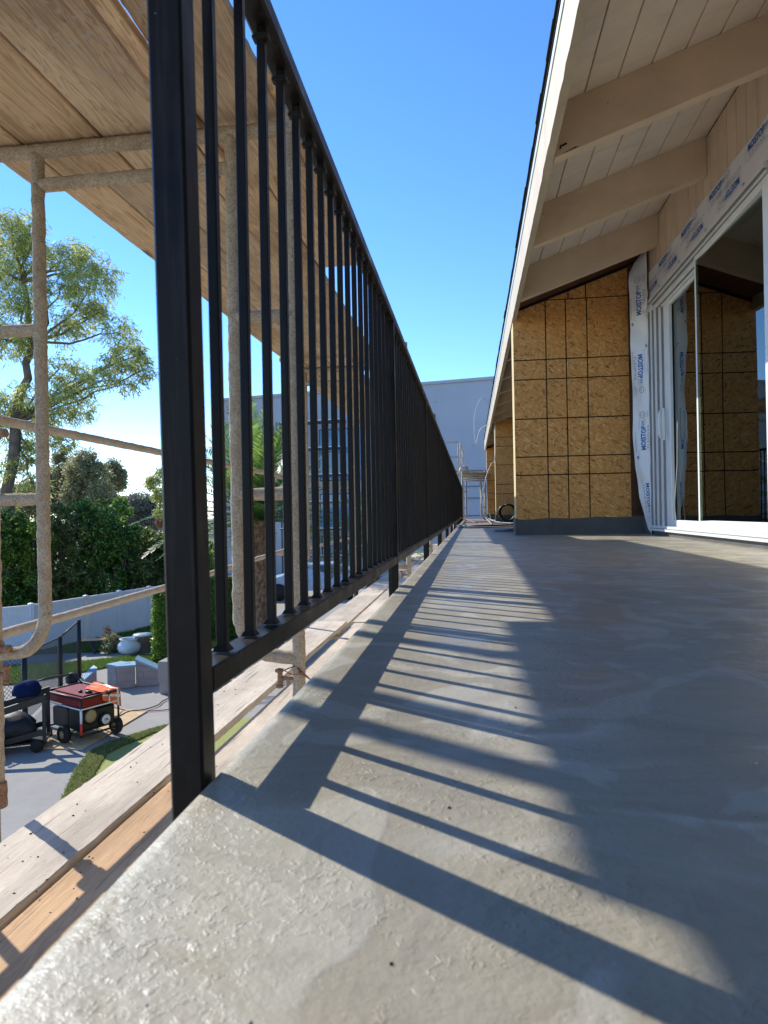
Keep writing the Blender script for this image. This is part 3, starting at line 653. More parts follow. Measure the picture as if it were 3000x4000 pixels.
def put_stamp(place, parent, clip=None):
    blue, grey = stamp_pieces()
    for lst, mat, nm in ((blue, M['blue_ink'], 'print'), (grey, M['grey_ink'], 'print')):
        m = MB()
        for v, f in lst:
            if clip: 
                f = [q for q in f if all(clip(*v[i]) for i in q)]
            m.add([place(a, b) for a, b in v], f)
        me = bpy.data.meshes.new(nm); me.from_pydata(m.v, [], m.f); me.materials.append(mat)
        o = link(nm, me); o['kind'] = 'stuff'; o.parent = parent; o.matrix_parent_inverse = Matrix.Translation(-Vector(house.location)) if parent.parent is None else Matrix.Translation(-Vector(parent.location))
# left vertical flap: a curling sheet
flz = [0.0, .145, .404, .718, .995, 1.39, 1.8, 2.296, 2.55, 2.739, 2.83, 2.95, 3.06]
flx = [1.905, 1.868, 1.802, 1.763, 1.751, 1.759, 1.750, 1.737, 1.732, 1.730, 1.742, 1.80, 1.90]
def flap(s, z):
    xl = np.interp(z, flz, flx); yl = 7.65 - 0.02 * math.sin(z * 3.1); xr, yr = 1.882, 7.478
    w = 0.012 * math.sin(z * 7 + s * 4) * (1 - s) + 0.006 * math.sin(z * 19 + 2 * s)
    x = xl + (xr - xl) * s; y = yl + (yr - yl) * s
    return Vector((x - 0.5 * w, y - w - 0.02 * math.sin(PI * s), z))
mbp = MB(); nz_, ns_ = 90, 12; vs = []
for j in range(nz_ + 1):
    z = 3.03 * j / nz_
    for i in range(ns_ + 1): vs.append(flap(i / ns_, z))
mbp.add(vs, [(j * (ns_ + 1) + i, j * (ns_ + 1) + i + 1, (j + 1) * (ns_ + 1) + i + 1, (j + 1) * (ns_ + 1) + i) for j in range(nz_) for i in range(ns_)], True)
fo = empty('flashing_paper', (1.88, 7.5, 0)); fo.parent = house; fo.matrix_parent_inverse = Matrix.Translation(-Vector(house.location)); fo['label'] = 'white printed flashing paper curling off the wall'
o = mbp.build('paper_sheet', M['paper']); o.parent = fo; o.matrix_parent_inverse = Matrix.Translation(-Vector(fo.location))
def on_flap(zc, sc, sgn, wid):
    def place(a, b):
        z = zc + sgn * a; s = sc - sgn * b / wid
        p = flap(s, z); q = flap(min(1, s + .02), z); r_ = flap(s, z + .01); nrm = (q - p).cross(r_ - p).normalized()
        if nrm.y > 0: nrm = -nrm
        return p + nrm * 0.003
    return place
for zc, sc, sg in ((2.47, .52, 1), (1.80, .50, -1), (1.03, .62, 1), (0.42, .72, -1)):
    clip = (lambda zc, sc, sg: (lambda a, b: 0.04 < sc - sg * b / .22 < .97))(zc, sc, sg)
    put_stamp(on_flap(zc, sc, sg, .22), fo, clip)
# folded corner of paper over the joint
o = MB().add([(1.872, 7.46, 2.40), (1.872, 7.40, 2.62), (1.80, 7.56, 2.36), (1.79, 7.58, 2.30), (1.868, 7.44, 2.50)], [(0, 1, 4), (0, 4, 2), (0, 2, 3)]).build('paper_fold', M['paper']); o.parent = fo; o.matrix_parent_inverse = Matrix.Translation(-Vector(fo.location))
# head flashing strip above the door
vs = []; NN = 70
for i in range(NN + 1):
    y = 3.6 + (7.50 - 3.6) * i / NN; zt = 2.765 + 0.02 * noise.noise(Vector((y * 2.2, 3, 0))) + (0.0)
    for k in range(5):
        z = 2.479 + (zt - 2.479) * k / 4; vs.append((1.9085 - 0.004 * math.sin(y * 9 + k) * (k / 4) - 0.002, y, z))
o = MB().add(vs, [(i * 5 + k, i * 5 + k + 1, (i + 1) * 5 + k + 1, (i + 1) * 5 + k) for i in range(NN) for k in range(4)], True).build('paper_sheet', M['paper']); o.parent = fo; o.matrix_parent_inverse = Matrix.Translation(-Vector(fo.location))
def on_head(yc, zc, sg):
    return lambda a, b: Vector((1.8985, yc - sg * a, zc + sg * b * 0.85))
for yc, zc, sg in ((5.17, 2.575, -1), (5.50, 2.705, 1), (5.93, 2.575, -1), (6.22, 2.705, 1), (6.64, 2.58, -1), (4.75, 2.70, 1), (6.95, 2.70, 1), (7.3, 2.58, -1)):
    put_stamp(on_head(yc, zc, sg), fo, (lambda zc, sg: (lambda a, b: 2.485 < zc + sg * b * .85 < 2.76))(zc, sg))

# ------------------------------------------------------------------ railing
rail = tag(empty('metal_railing', (-0.303, 0.7, 0)), 'black square-bar metal railing running along the deck edge', 'railing')
def rpart(me_or_mb, name, loc=None):
    o = me_or_mb if isinstance(me_or_mb, bpy.types.Object) else me_or_mb.build(name, M['black'])
    o.parent = rail; return o
RX = -0.303
pm = MB().bbox(-.0185, .0185, -.0185, .0185, -.24, 1.018, .003).build('post', M['black'], rail, (0, 0, 0)); pm.parent = rail
hk = MB(); hk.bbox(-.0064, .0064, -.0064, .0064, .116, 1.016, .001)
for zc, s_ in ((.1165, 1), (1.004, -1)):
    hk.add([(x * a, y * a, zc + z * s_) for (a, z) in ((.0105, 0), (.0066, .007)) for (x, y) in ((-1, -1), (1, -1), (1, 1), (-1, 1))], [(0, 1, 5, 4), (1, 2, 6, 5), (2, 3, 7, 6), (3, 0, 4, 7)])
hk.bbox(-.0125, .0125, -.0095, .0095, .999, 1.004, .002)
pk0 = hk.build('picket', M['black'], rail)
NB = 12
for b in range(NB):
    yp = 1.9 * b
    if b: o = pm.copy(); COL.objects.link(o); o.location = (0, yp, 0)

    for k in range(18):
        y = yp + 0.0945 + 0.1006 * k
        o = pk0 if (b == 0 and k == 0) else pk0.copy()
        if o is not pk0: COL.objects.link(o)
        o.location = (0, y, 0); 
    r_ = MB().bbox(-.0175, .0175, yp + .0187, yp + 1.8813, .085, .114, .002).build('bottom_rail', M['black'], rail)
o = pm.copy(); COL.objects.link(o); o.location = (0, 1.9 * NB, 0)
pm.rotation_euler.x = .030; pk0.rotation_euler.x = .014                # the end post and first bar stand slightly out of plumb
MB().bbox(-.0195, .0195, -.06, 1.9 * NB + .03, 1.0185, 1.05, .004).build('top_rail', M['black'], rail)

# ------------------------------------------------------------------ scaffolding
def arc(c, r, a0, a1, n, plane='XZ', y=0):
    return [(c[0] + r * math.cos(a0 + (a1 - a0) * i / n), y, c[1] + r * math.sin(a0 + (a1 - a0) * i / n)) for i in range(n + 1)]
def scaffold_frame(label, loc, detail=True, group='scaffold frames along the deck'):
    t = tag(empty('walkthrough_scaffold', loc), label, 'scaffold', group); t.scale = (KS, KS, KS)
    R = .0295; st = .016 if detail else .2; sg = 16 if detail else 8; j = .13 if detail else 0
    for x in (0, -1.495):
        MB().tube([(x, 0, -1.06), (x, 0, 2.32)], R, sg, j, st, seed=x).build('leg', M['pipe'], t)
        MB().tube([(x, 0, -1.10), (x, 0, -0.98)], R * 1.35, sg, j, st).build('coupling', M['rust'], t)
    MB().tube([(-1.517, 0, 2.035), (0, 0, 2.035)], R * 1.12, sg, j, st).build('top_bar', M['pipe'], t)
    MB().tube([(-1.235, 0, 1.875), (-.285, 0, 1.875)], R * .98, sg, j, st).build('cross_bar', M['pipe'], t)
    for s_, xi, xo in ((-1, -1.235, -1.517), (1, -.275, 0)):
        cx = xi + s_ * .16
        pts = [(xi, 0, 2.02), (xi, 0, -.17)] + [(cx - s_ * .16 * math.cos(a), 0, -.17 - .19 * math.sin(a)) for a in [PI / 2 * q / 8 for q in range(1, 9)]] + [(xo, 0, -.37)]
        MB().tube(pts, R * 1.02, sg, j, st, seed=5).build('inner_arch', M['pipe'], t)
        for zz_ in (1.185, .376):
            MB().tube([(xi, 0, zz_), (xo, 0, zz_)], R, sg, j, st, seed=9).build('rung', M['pipe'], t)
        p = MB().tube([(xo, -.01, -.46), (xo - s_ * .085, -.012, -.46)], .010, 8).tube([(xo - s_ * .085, -.012, -.50), (xo - s_ * .085, -.012, -.42)], .013, 8, .1, .01)
        p.lathe([(0, -.012), (.02, -.006), (.02, .006), (0, .012)], 10, (xo - s_ * .088, -.012, -.425)); p.lathe([(0, -.012), (.018, -.006), (.018, .006), (0, .012)], 10, (xo - s_ * .088, -.012, -.495))
        p.build('lock_pin', M['rust'], t)
    MB().tube([(-1.23, 0, -1.215), (.03, 0, -1.215)], R, sg, 0, None).build('bearer', M['pipe'], t)
    for x in (0, -1.517): MB().tube([(x, 0, GZ), (x, 0, -1.10)], R * .9, 8).build('lower_leg', M['pipe'], t)
    return t
def dup_tree(root, loc, label):
    r = root.copy(); COL.objects.link(r); r.location = loc; r['label'] = label
    for ch in list(root.children):
        c = ch.copy(); COL.objects.link(c); c.parent = r
    return r
SX = -0.79; KS = 0.96                                # frames and overhead platform share this scale
ks = lambda x, y, z: (x * KS, y * KS, CAMH + (z - CAMH) * KS)
fr0 = scaffold_frame('nearest rusty scaffold frame standing just outside the railing, its arch open at left', ks(SX, 3.0, 0), True)
frm = scaffold_frame('second scaffold frame beyond the nearest one, seen through the railing bars', ks(SX + .03, 8.1, 0), False)
names = ['third scaffold frame, far behind the railing bars', 'fourth scaffold frame, thin pipes far behind the railing', 'last scaffold frame of the row before the grey building']
for q, y in enumerate((13.1, 18.2, 23.2)): dup_tree(frm, ks(SX, y, 0), names[q])
# guard pipes along the outer side
def pipe_thing(name, pts, r, mat, label, cat='pipe', group=None, jit=.09, step=.02, seg=14):
    pts = [Vector(ks(*p)) for p in pts]; o = MB().tube(pts, r, seg, jit, step).build(name, mat); rebase(o, pts[0]); return tag(o, label, cat, group)
pipe_thing('guard_pipe', [(-2.31, -1.0, .80), (-2.31, 3.0, .775), (-2.31, 5.0, .765), (-2.31, 8.2, .755)], .024, M['pipe_pale'], 'upper cement-splattered guard pipe sloping across the sky at left', group='guard pipes')
pipe_thing('guard_pipe', [(-2.31, -1.0, -.31), (-2.31, 2.95, -.285), (-2.31, 5.0, -.252), (-2.31, 8.2, -.16)], .024, M['pipe_pale'], 'lower cement-splattered guard pipe crossing in front of the white fence', group='guard pipes')
for (y0, y1, z_) in ((8.0, 13.3, .74), (13.2, 18.4, .74), (8.0, 13.3, -.2)):
    pipe_thing('guard_pipe', [(-2.31, y0, z_), (-2.31, y1, z_)], .022, M['pipe_pale'], {(8.0, .74): 'upper guard pipe of the second scaffold bay', (13.2, .74): 'upper guard pipe of the third scaffold bay', (8.0, -.2): 'lower guard pipe of the second scaffold bay'}[(y0, z_)], group='guard pipes', jit=0, step=None, seg=8)
pipe_thing('shadow_pole', [(-2.33, 2.56, -3.3), (-2.33, 2.56, 2.6)], .024, M['pipe'], 'unseen upright pole left of the nearest frame, added for its deck shadow', jit=0, step=None, group='unseen poles added for shadow')  # out of view, added to cast a shadow band on the deck
pipe_thing('shadow_pole', [(-2.36, 2.40, .3), (-2.36, 2.44, 2.6)], .030, M['pipe'], 'unseen leaning upper pole, added for the wide deck shadow', jit=0, step=None, group='unseen poles added for shadow')  # also out of view, added to broaden that shadow band
def clamp(loc, label, s=1.0):
    t = tag(empty('pipe_clamp', ks(*loc)), label, 'clamp', 'pipe clamps')
    MB().bbox(-.04 * s, .04 * s, -.035 * s, .035 * s, -.028 * s, .028 * s, .01).build('body', M['rust'], t)
    MB().tube([(.03 * s, -.02, 0), (.09 * s, -.02, .0)], .012 * s, 8, .1, .01).build('bolt', M['rust'], t)
    MB().lathe([(0, -.012), (.02 * s, -.012), (.02 * s, .012), (0, .012)], 6, (.095 * s, -.02, 0), 'X').build('nut', M['rust'], t)
    return t
clamp((-2.285, 2.97, .69), 'rusty clamp on the left scaffold leg under the upper guard pipe')
clamp((-2.285, 2.97, -.33), 'rusty clamp on the left scaffold leg where the lower guard pipe starts')
clamp((-2.28, 2.93, 1.63), 'small clamp high on the left against the eucalyptus crown', .8)
o = MB().tube([(-.80, 2.975, -.40), (-.84, 2.93, -.41), (-.80, 2.90, -.42), (-.76, 2.94, -.43), (-.80, 2.98, -.40), (-.72, 2.93, -.45), (-.66, 2.92, -.49), (-.62, 2.93, -.50)], .003, 6).tube([(-.78, 2.95, -.42), (-.70, 2.95, -.47), (-.66, 2.90, -.50)], .003, 6).build('tie_wire', M['rust'])
o.data.transform(Matrix.Translation(Vector(ks(0, 0, 0))) @ Matrix.Scale(KS, 4)); tag(rebase(o, ks(-.8, 2.97, -.4)), 'twisted tie wire wrapped round the scaffold leg', 'wire')

def plank(x0, x1, y0, y1, ztop, th, mat, label, group, skew=0.0, roughen=.004, seed=0, zs=0.0, name='scaffold_plank', k_=None):
    """one timber with slightly worn, irregular edges"""
    k_ = k_ or (KS if ztop > 1 else 1.0)
    n_ = max(4, int((y1 - y0) / .03)); vs = []
    for i in range(n_ + 1):
        y = y0 + (y1 - y0) * i / n_; d = skew * (y - y0) / (y1 - y0); f = .35 if i in (0, n_) else 1
        a = roughen * (noise.noise(Vector((y * 6, seed, 0))) * .5 + noise.noise(Vector((y * 25, seed, 5))) * .6); b = roughen * (noise.noise(Vector((y * 6, seed + 40, 0))) * .5 + noise.noise(Vector((y * 25, seed + 40, 5))) * .6); zt = ztop + zs * (y - y0) / (y1 - y0) + .0015 * noise.noise(Vector((y * 3, seed + 9, 0)))
        xa, xb = x0 + d + a, x1 + d + b; c = .005
        vs += [(xa, y, zt - c), (xa + c, y, zt), (xb - c, y, zt), (xb, y, zt - c), (xb, y, zt - th + c), (xb - c, y, zt - th), (xa + c, y, zt - th), (xa, y, zt - th + c)]
    o = MB().add(vs, [(i * 8 + k, i * 8 + (k + 1) % 8, i * 8 + 8 + (k + 1) % 8, i * 8 + 8 + k) for i in range(n_) for k in range(8)] + [(7, 6, 5, 4, 3, 2, 1, 0), tuple(n_ * 8 + k for k in range(8))]).build(name, mat)
    if k_ != 1: o.data.transform(Matrix.Translation(Vector((0, 0, CAMH * (1 - k_)))) @ Matrix.Scale(k_, 4))
    return tag(rebase(o, (x0 * k_, y0 * k_, CAMH + (ztop - th - CAMH) * k_)), label, 'plank', group)
G1 = 'planks of the overhead platform'
top0 = 2.068 + .045
plank(-2.305, -2.10, 2.17, 3.45, top0, .045, M['plank_up'], 'leftmost narrow plank of the near overhead platform, over the scaffold frame', G1, seed=1)
plank(-2.245, -2.10, -1, 2.16, top0, .045, M['plank_up'], 'leftmost plank of the platform part above the camera', G1, seed=21)
plank(-2.090, -1.697, -1, 3.43, top0, .045, M['plank_up'], 'wide overhead plank second from the left with a knot', G1, seed=2)
plank(-1.683, -1.292, -1, 3.47, top0, .045, M['plank_up3'], 'wide overhead plank in the middle of the near platform', G1, seed=3)
plank(-1.275, -1.205, -1, 3.6, top0, .05, M['plank_up'], 'thin pale overhead strip beside the post', G1, seed=4)
plank(-1.198, -.835, -1, 3.5, top0 + .03, .045, M['plank_up2'], 'cement-spattered overhead plank nearest the railing', G1, seed=5, roughen=.012)
z2 = top0 + .047
for (a, b, y0, y1, s_, mt, lb) in ((-2.245, -1.975, 2.72, 8.3, .07, 'plank_up', 'leftmost plank of the second overhead bay, its side lit against the sky'),
        (-1.965, -1.695, 2.8, 8.3, .06, 'plank_up3', 'second plank of the second overhead bay'), (-1.683, -1.40, 2.7, 8.25, .03, 'plank_up2', 'pale spattered plank in the middle of the second overhead bay'),
        (-1.39, -1.10, 2.75, 8.3, .0, 'plank_up', 'fourth plank of the second overhead bay'), (-1.09, -.795, 2.7, 4.95, .0, 'plank_up', 'short orange-toned plank at the railing side of the second overhead bay')):
    plank(a, b, y0, y1, z2, .045, M[mt], lb, G1, skew=s_, seed=a * 10)
for (a, b, lb) in ((-2.2, -1.93, 'left plank of the third overhead bay'), (-1.92, -1.65, 'middle plank of the third overhead bay'), (-1.64, -1.37, 'right plank of the third overhead bay')):
    plank(a, b, 7.7, 13.5, z2 - .046, .045, M['plank_up'], lb, G1, seed=a * 7)
G2 = 'planks of the lower walkway'
ZW = -1.014
plank(-1.917, -1.545, -1.2, 8.05, ZW, .048, M['plank_grey'], 'large weathered grey walkway plank at lower left with a loose knot', G2, skew=.03, seed=11, roughen=.010)
plank(-1.532, -1.14, -1.2, 3.20, ZW - .018, .042, M['plank_orange'], 'smooth tan walkway plank nearest the camera, below the deck edge', G2, skew=.02, seed=12, roughen=.002)
plank(-1.500, -1.11, 3.0, 8.3, ZW - .062, .048, M['plank_grey'], 'weathered walkway plank beside the deck, starting behind the post', G2, skew=.03, seed=13, roughen=.007)
plank(-1.90, -1.53, 7.7, 13.2, ZW - .05, .048, M['plank_grey'], 'outer walkway plank of the second bay', G2, seed=14)
plank(-1.50, -1.13, 8.32, 13.4, ZW - .05, .048, M['plank_grey'], 'inner walkway plank of the second bay', G2, seed=15)
plank(-1.90, -1.53, 13.22, 22.5, ZW - .05, .048, M['plank_grey'], 'outer walkway plank of the far bay', G2, seed=16)
plank(-1.50, -1.13, 13.45, 22.5, ZW - .05, .048, M['plank_grey'], 'inner walkway plank of the far bay', G2, seed=17)
plank(-1.10, -.73, 8.4, 22.5, ZW - .05, .048, M['plank_grey'], 'walkway plank next to the deck face in the far bays', G2, seed=18)
# stuff lying on the far walkway
t = tag(empty('bucket', (-1.35, 22.0, ZW - .049)), 'orange bucket on the far walkway behind the railing posts', 'bucket')
MB().lathe([(0, 0), (.13, 0), (.15, .3), (.158, .31), (.145, .31), (.12, .02)], 18).build('shell', M['orange'], t); MB().tube([(-.15, 0, .3), (-.1, 0, .40), (0, 0, .44), (.1, 0, .40), (.15, 0, .3)], .005, 6).build('handle', M['steel'], t)
t = tag(empty('bucket', (-1.2, 20.6, ZW - .049)), 'white bucket behind the orange one on the far walkway', 'bucket')
MB().lathe([(0, 0), (.13, 0), (.15, .36), (.158, .37), (.145, .37), (.12, .02)], 18).build('shell', M['white'], t)
vs = []; rr = random.Random(5)
for i in range(15):
    for j in range(11):
        vs.append((-1.4 + .045 * i, 11.2 + .12 * j, ZW - .05 + .20 * abs(noise.noise(Vector((i * .5, j * .5, 2)))) * math.sin(PI * i / 14) ** .5 * math.sin(PI * j / 10) ** .5 + .004))
o = MB().add(vs, [(i * 11 + j, i * 11 + j + 1, (i + 1) * 11 + j + 1, (i + 1) * 11 + j) for i in range(14) for j in range(10)], True).build('tarp', M['reflect']); tag(rebase(o, (-1.4, 11.2, ZW - .05)), 'crumpled pale tarp on the walkway of the second bay', 'tarp')

# far scaffold tower at the end of the deck
t = tag(empty('scaffold_tower', (0.1, 23.3, 0)), 'pale scaffold tower with a plank top at the far end of the deck', 'scaffold')
for y in (-.7, .9):
    for x in (-.40, .35):
        MB().tube([(x, y, 0), (x, y, 1.62)], .024, 8).build('leg', M['pipe_far'], t)
    for x in (-.28, .22):
        MB().tube([(x, y, 1.38), (x, y, .12), (x + (-.05 if x < 0 else .05), y, .04), (x + (-.11 if x < 0 else .12), y, .02)], .021, 8).build('inner_arch', M['pipe_far'], t)
    for z_ in (1.36, 1.50): MB().tube([(-.42, y, z_), (.42, y, z_)], .026, 8).build('cross_bar', M['pipe_far'], t)
    for z_ in (.42, .95):
        for s_ in (-1, 1): MB().tube([(s_ * .38 - .02, y, z_), (s_ * .25 - .02, y, z_)], .018, 8).build('rung', M['pipe_far'], t)
for a, b in (((-.40, -.7, .25), (-.40, .9, 1.2)), ((.35, -.7, 1.2), (.35, .9, .25)), ((-.40, -.7, 1.2), (-.40, .9, .25))): MB().tube([a, b], .014, 6).build('brace', M['pipe_far'], t)
for q in range(3):
    o = MB().bbox(-.40 + .30 * q, -.112 + .30 * q, -1.0, 1.2, 1.53, 1.575, .004).build('plank', M['plank_up'], t)
t = tag(empty('guard_gate', (-.42, 22.9, 0)), 'white pipe guard gate above the far tower, left of its planks', 'scaffold')
for x in (0, .07): MB().tube([(x, x * 4, 1.45), (x, x * 4, 2.62)], .02, 8).build('post', M['pipe_far'], t)
for z_ in (2.62, 2.12): MB().tube([(-1.1, 0, z_), (.0, 0, z_)], .02, 8).build('rail', M['pipe_far'], t)
MB().tube([(.07, .28, 2.62), (.17, 1.0, 2.35), (.17, 1.0, 1.6)], .02, 8).build('rail', M['pipe_far'], t)
MB().tube([(.08, .3, 2.4), (.14, .2, 2.2), (.10, .2, 2.0), (.17, .2, 1.85), (.2, .2, 1.7), (.12, .2, 1.62)], .012, 6).build('tie', M['cable'], t)
# cables and hoses
def cord(pts, r, mat, name, label, cat='cable', group=None, sub=8):
    P = [Vector(p) for p in pts]; out = []
    for i in range(len(P) - 1):
        p0, p1, p2, p3 = P[max(i - 1, 0)], P[i], P[i + 1], P[min(i + 2, len(P) - 1)]
        for k in range(sub):
            u_ = k / sub; out.append(0.5 * ((2 * p1) + (p2 - p0) * u_ + (2 * p0 - 5 * p1 + 4 * p2 - p3) * u_ ** 2 + (3 * p1 - p0 - 3 * p2 + p3) * u_ ** 3))
    out.append(P[-1]); o = MB().tube(out, r, 8).build(name, mat); rebase(o, P[0]); return tag(o, label, cat, group)
cord([(.50, 18.2, 3.16), (.30, 18.0, 3.25), (.13, 18.0, 2.9), (.10, 18, 2.5), (.12, 18.0, 2.1), (.16, 18.0, 2.13), (.25, 18, 2.42), (.45, 18, 2.55), (.60, 18.1, 2.6)], .008, M['cable'], 'white_cable', 'white cable looping off the far roof edge')
cord([(.62, 17.2, 2.55), (.60, 17.15, 1.62), (.50, 17.1, 1.45), (.38, 17.0, 1.18), (.33, 16.9, .95), (.25, 17, .62), (.29, 17.4, .35), (.45, 17.9, .20), (.50, 18.2, .02)], .009, M['cable'], 'white_cable', 'white cable sagging down in front of the middle partition wall')
cord([(.40, 14, .012), (.32, 16, .14), (.55, 15.5, .04), (1.0, 14.5, .012), (1.5, 14.0, .012)], .007, M['cable'], 'white_cable', 'thin white cable lying at the foot of the middle partition')
co_ = [(.86 + .20 * math.cos(a) * (1 + .10 * math.sin(a * .31)) + .01 * (a % 3), 17.08 - .015 * a / 6, .235 + .20 * math.sin(a) * (1 + .04 * math.cos(5 * a))) for a in [k * .35 for k in range(150)]]
o = MB().tube(co_, .024, 8).build('hose_coil', M['cord_black']); tag(rebase(o, (.86, 17.08, .0)), 'coiled black hose leaning on the middle partition wall', 'hose')
cord([(-.20, 17.5, .012), (.2, 17.2, .012), (.9, 16.9, .012), (1.6, 16.6, .012)], .016, M['cord_black'], 'deck_hose', 'black hose across the deck farthest from the camera', 'hose', 'hoses lying across the deck')
cord([(-.28, 13.0, .014), (.1, 12.6, .014), (.5, 12.8, .014), (.9, 13.3, .014), (1.5, 13.6, .014)], .016, M['cord_black'], 'deck_hose', 'black hose across the deck in front of the orange cord', 'hose', 'hoses lying across the deck')
cord([(-.26, 11.6, .010), (.1, 11.4, .010), (.6, 11.7, .010), (1.3, 11.9, .010)], .009, M['cord_black'], 'deck_hose', 'thin black cord across the deck nearest the first partition', 'hose', 'hoses lying across the deck')
cord([(-.32, 12.6, -.3), (-.33, 12.7, .10), (-.31, 16.5, .14), (-.15, 16.8, .10), (.1, 16, .012), (.35, 15.2, .010), (.8, 15.0, .010), (1.6, 14.9, .010)], .012, M['cord_orange'], 'extension_cord', 'orange extension cord coming over the bottom rail far along the deck', 'cord')
vs = []
for i in range(13):
    for j in range(4):
        y = 9.15 + .10 * j + .05 * noise.noise(Vector((i * .7, 1, 1))); vs.append((.30 + .13 * i, y, .006 + .025 * max(0, noise.noise(Vector((i * .6, j * .8, 7)))) + .012 * (j == 3)))
o = MB().add(vs, [(i * 4 + j, i * 4 + j + 1, (i + 1) * 4 + j + 1, (i + 1) * 4 + j) for i in range(12) for j in range(3)]).build('felt_strip', M['cord_black']); tag(rebase(o, (.3, 9.15, .0)), 'torn strip of black felt lying beyond the near partition', 'felt')

# ------------------------------------------------------------------ grey neighbour building
nb = tag(empty('stucco_building', (-6.5, 36.5, GZ)), 'tall blue-grey stucco building closing the view with dark ledges', 'building')
A, B = Vector((-14.75, 38.0)), Vector((6.0, 33.9)); e = (B - A).normalized(); nrm = Vector((-e.y, e.x)) * -1            # nrm faces the camera
if nrm.y > 0: nrm = -nrm
def fac(s, out, z): p = A + e * s + nrm * out; return (p.x, p.y, z)
def fbox(s0, s1, o0, o1, z0, z1, mb=None):
    mb = mb or MB(); vs = [fac(s, o, z) for z in (z0, z1) for o in (o0, o1) for s in (s0, s1)]
    return mb.add(vs, [(0, 2, 3, 1), (4, 5, 7, 6), (0, 1, 5, 4), (2, 6, 7, 3), (0, 4, 6, 2), (1, 3, 7, 5)])
def npart(mb, name, mat, parent=nb):
    o = mb.build(name, mat); o.parent = parent; o.matrix_parent_inverse = Matrix.Translation(-Vector(nb.location)) if parent is nb else Matrix.Identity(4); return o
Ln = (B - A).length
npart(fbox(0, Ln, -12, 0, GZ, 6.95), 'wall', M['stucco']); npart(fbox(-.08, Ln, -12.1, .10, 6.95, 7.10), 'parapet', M['stucco'])
npart(fbox(0.02, 5.2, .0, .25, GZ, 4.1), 'lower_wing', M['stucco'])
def nwin(s0, s1, z0, z1, mat, bars=0, vm=1):
    f_ = npart(fbox(s0, s1, .0, .05, z0, z1), 'window', M['ledge']); w_ = (s1 - s0)
    for k in range(vm):
        o = fbox(s0 + .05 + k * w_ / vm, s0 + (k + 1) * w_ / vm - .05, .05, .06, z0 + .06, z1 - .06).build('pane', mat); o.parent = f_
    for k in range(bars):
        o = fbox(s0 + w_ * (k + .5) / bars - .02, s0 + w_ * (k + .5) / bars + .02, .10, .13, z0 + .02, z1 - .02).build('bar', M['white']); o.parent = f_
nwin(6.6, 9.2, 2.1, 4.95, M['blue_glass'], vm=2); nwin(6.6, 9.2, -.6, 1.4, M['blue_glass'], vm=2)
nwin(6.1, 7.0, -1.95, -.95, M['dark_glass'], 6); nwin(7.6, 8.7, -1.95, -.95, M['dark_glass'], 6)
nwin(12.6, 13.2, 4.5, 5.4, M['blue_glass']); nwin(9.9, 10.25, 3.2, 4.6, M['blue_glass']); nwin(3.2, 4.2, -1.9, -.8, M['dark_glass'], 5)
ex = tag(empty('ledge_rack', (-8.4, 35.2, GZ)), 'stack of dark horizontal ledges on posts in front of the grey building', 'ledge rack')
for k in range(7):
    z_ = 5.19 - 1.42 * k
    if z_ < GZ: break
    o = fbox(4.9, 8.5, .7, 1.6, z_ - .05, z_ + .05).build('ledge', M['ledge']); o.parent = ex; o.matrix_parent_inverse = Matrix.Translation(-Vector(ex.location))
    o = fbox(4.9, 8.5, 1.6, 1.64, z_ + .02, z_ + .062).build('sunlit_edge', M['white']); o.parent = ex; o.matrix_parent_inverse = Matrix.Translation(-Vector(ex.location))  # white strip paints sunlight on the top edge of the ledge
for s_ in (4.95, 8.42):
    o = fbox(s_, s_ + .06, 1.5, 1.56, GZ, 5.14).build('post', M['ledge']); o.parent = ex; o.matrix_parent_inverse = Matrix.Translation(-Vector(ex.location))
for k, z_ in enumerate((2.35, 1.55, .95, .05)):
    o = fbox(12.6, 17.5, .06, .09, z_, z_ + .03).build('conduit', M['ledge']); tag(o, ['highest', 'second', 'third', 'lowest'][k] + ' thin dark conduit line along the grey building behind the tower', 'conduit', 'conduits on the grey wall')

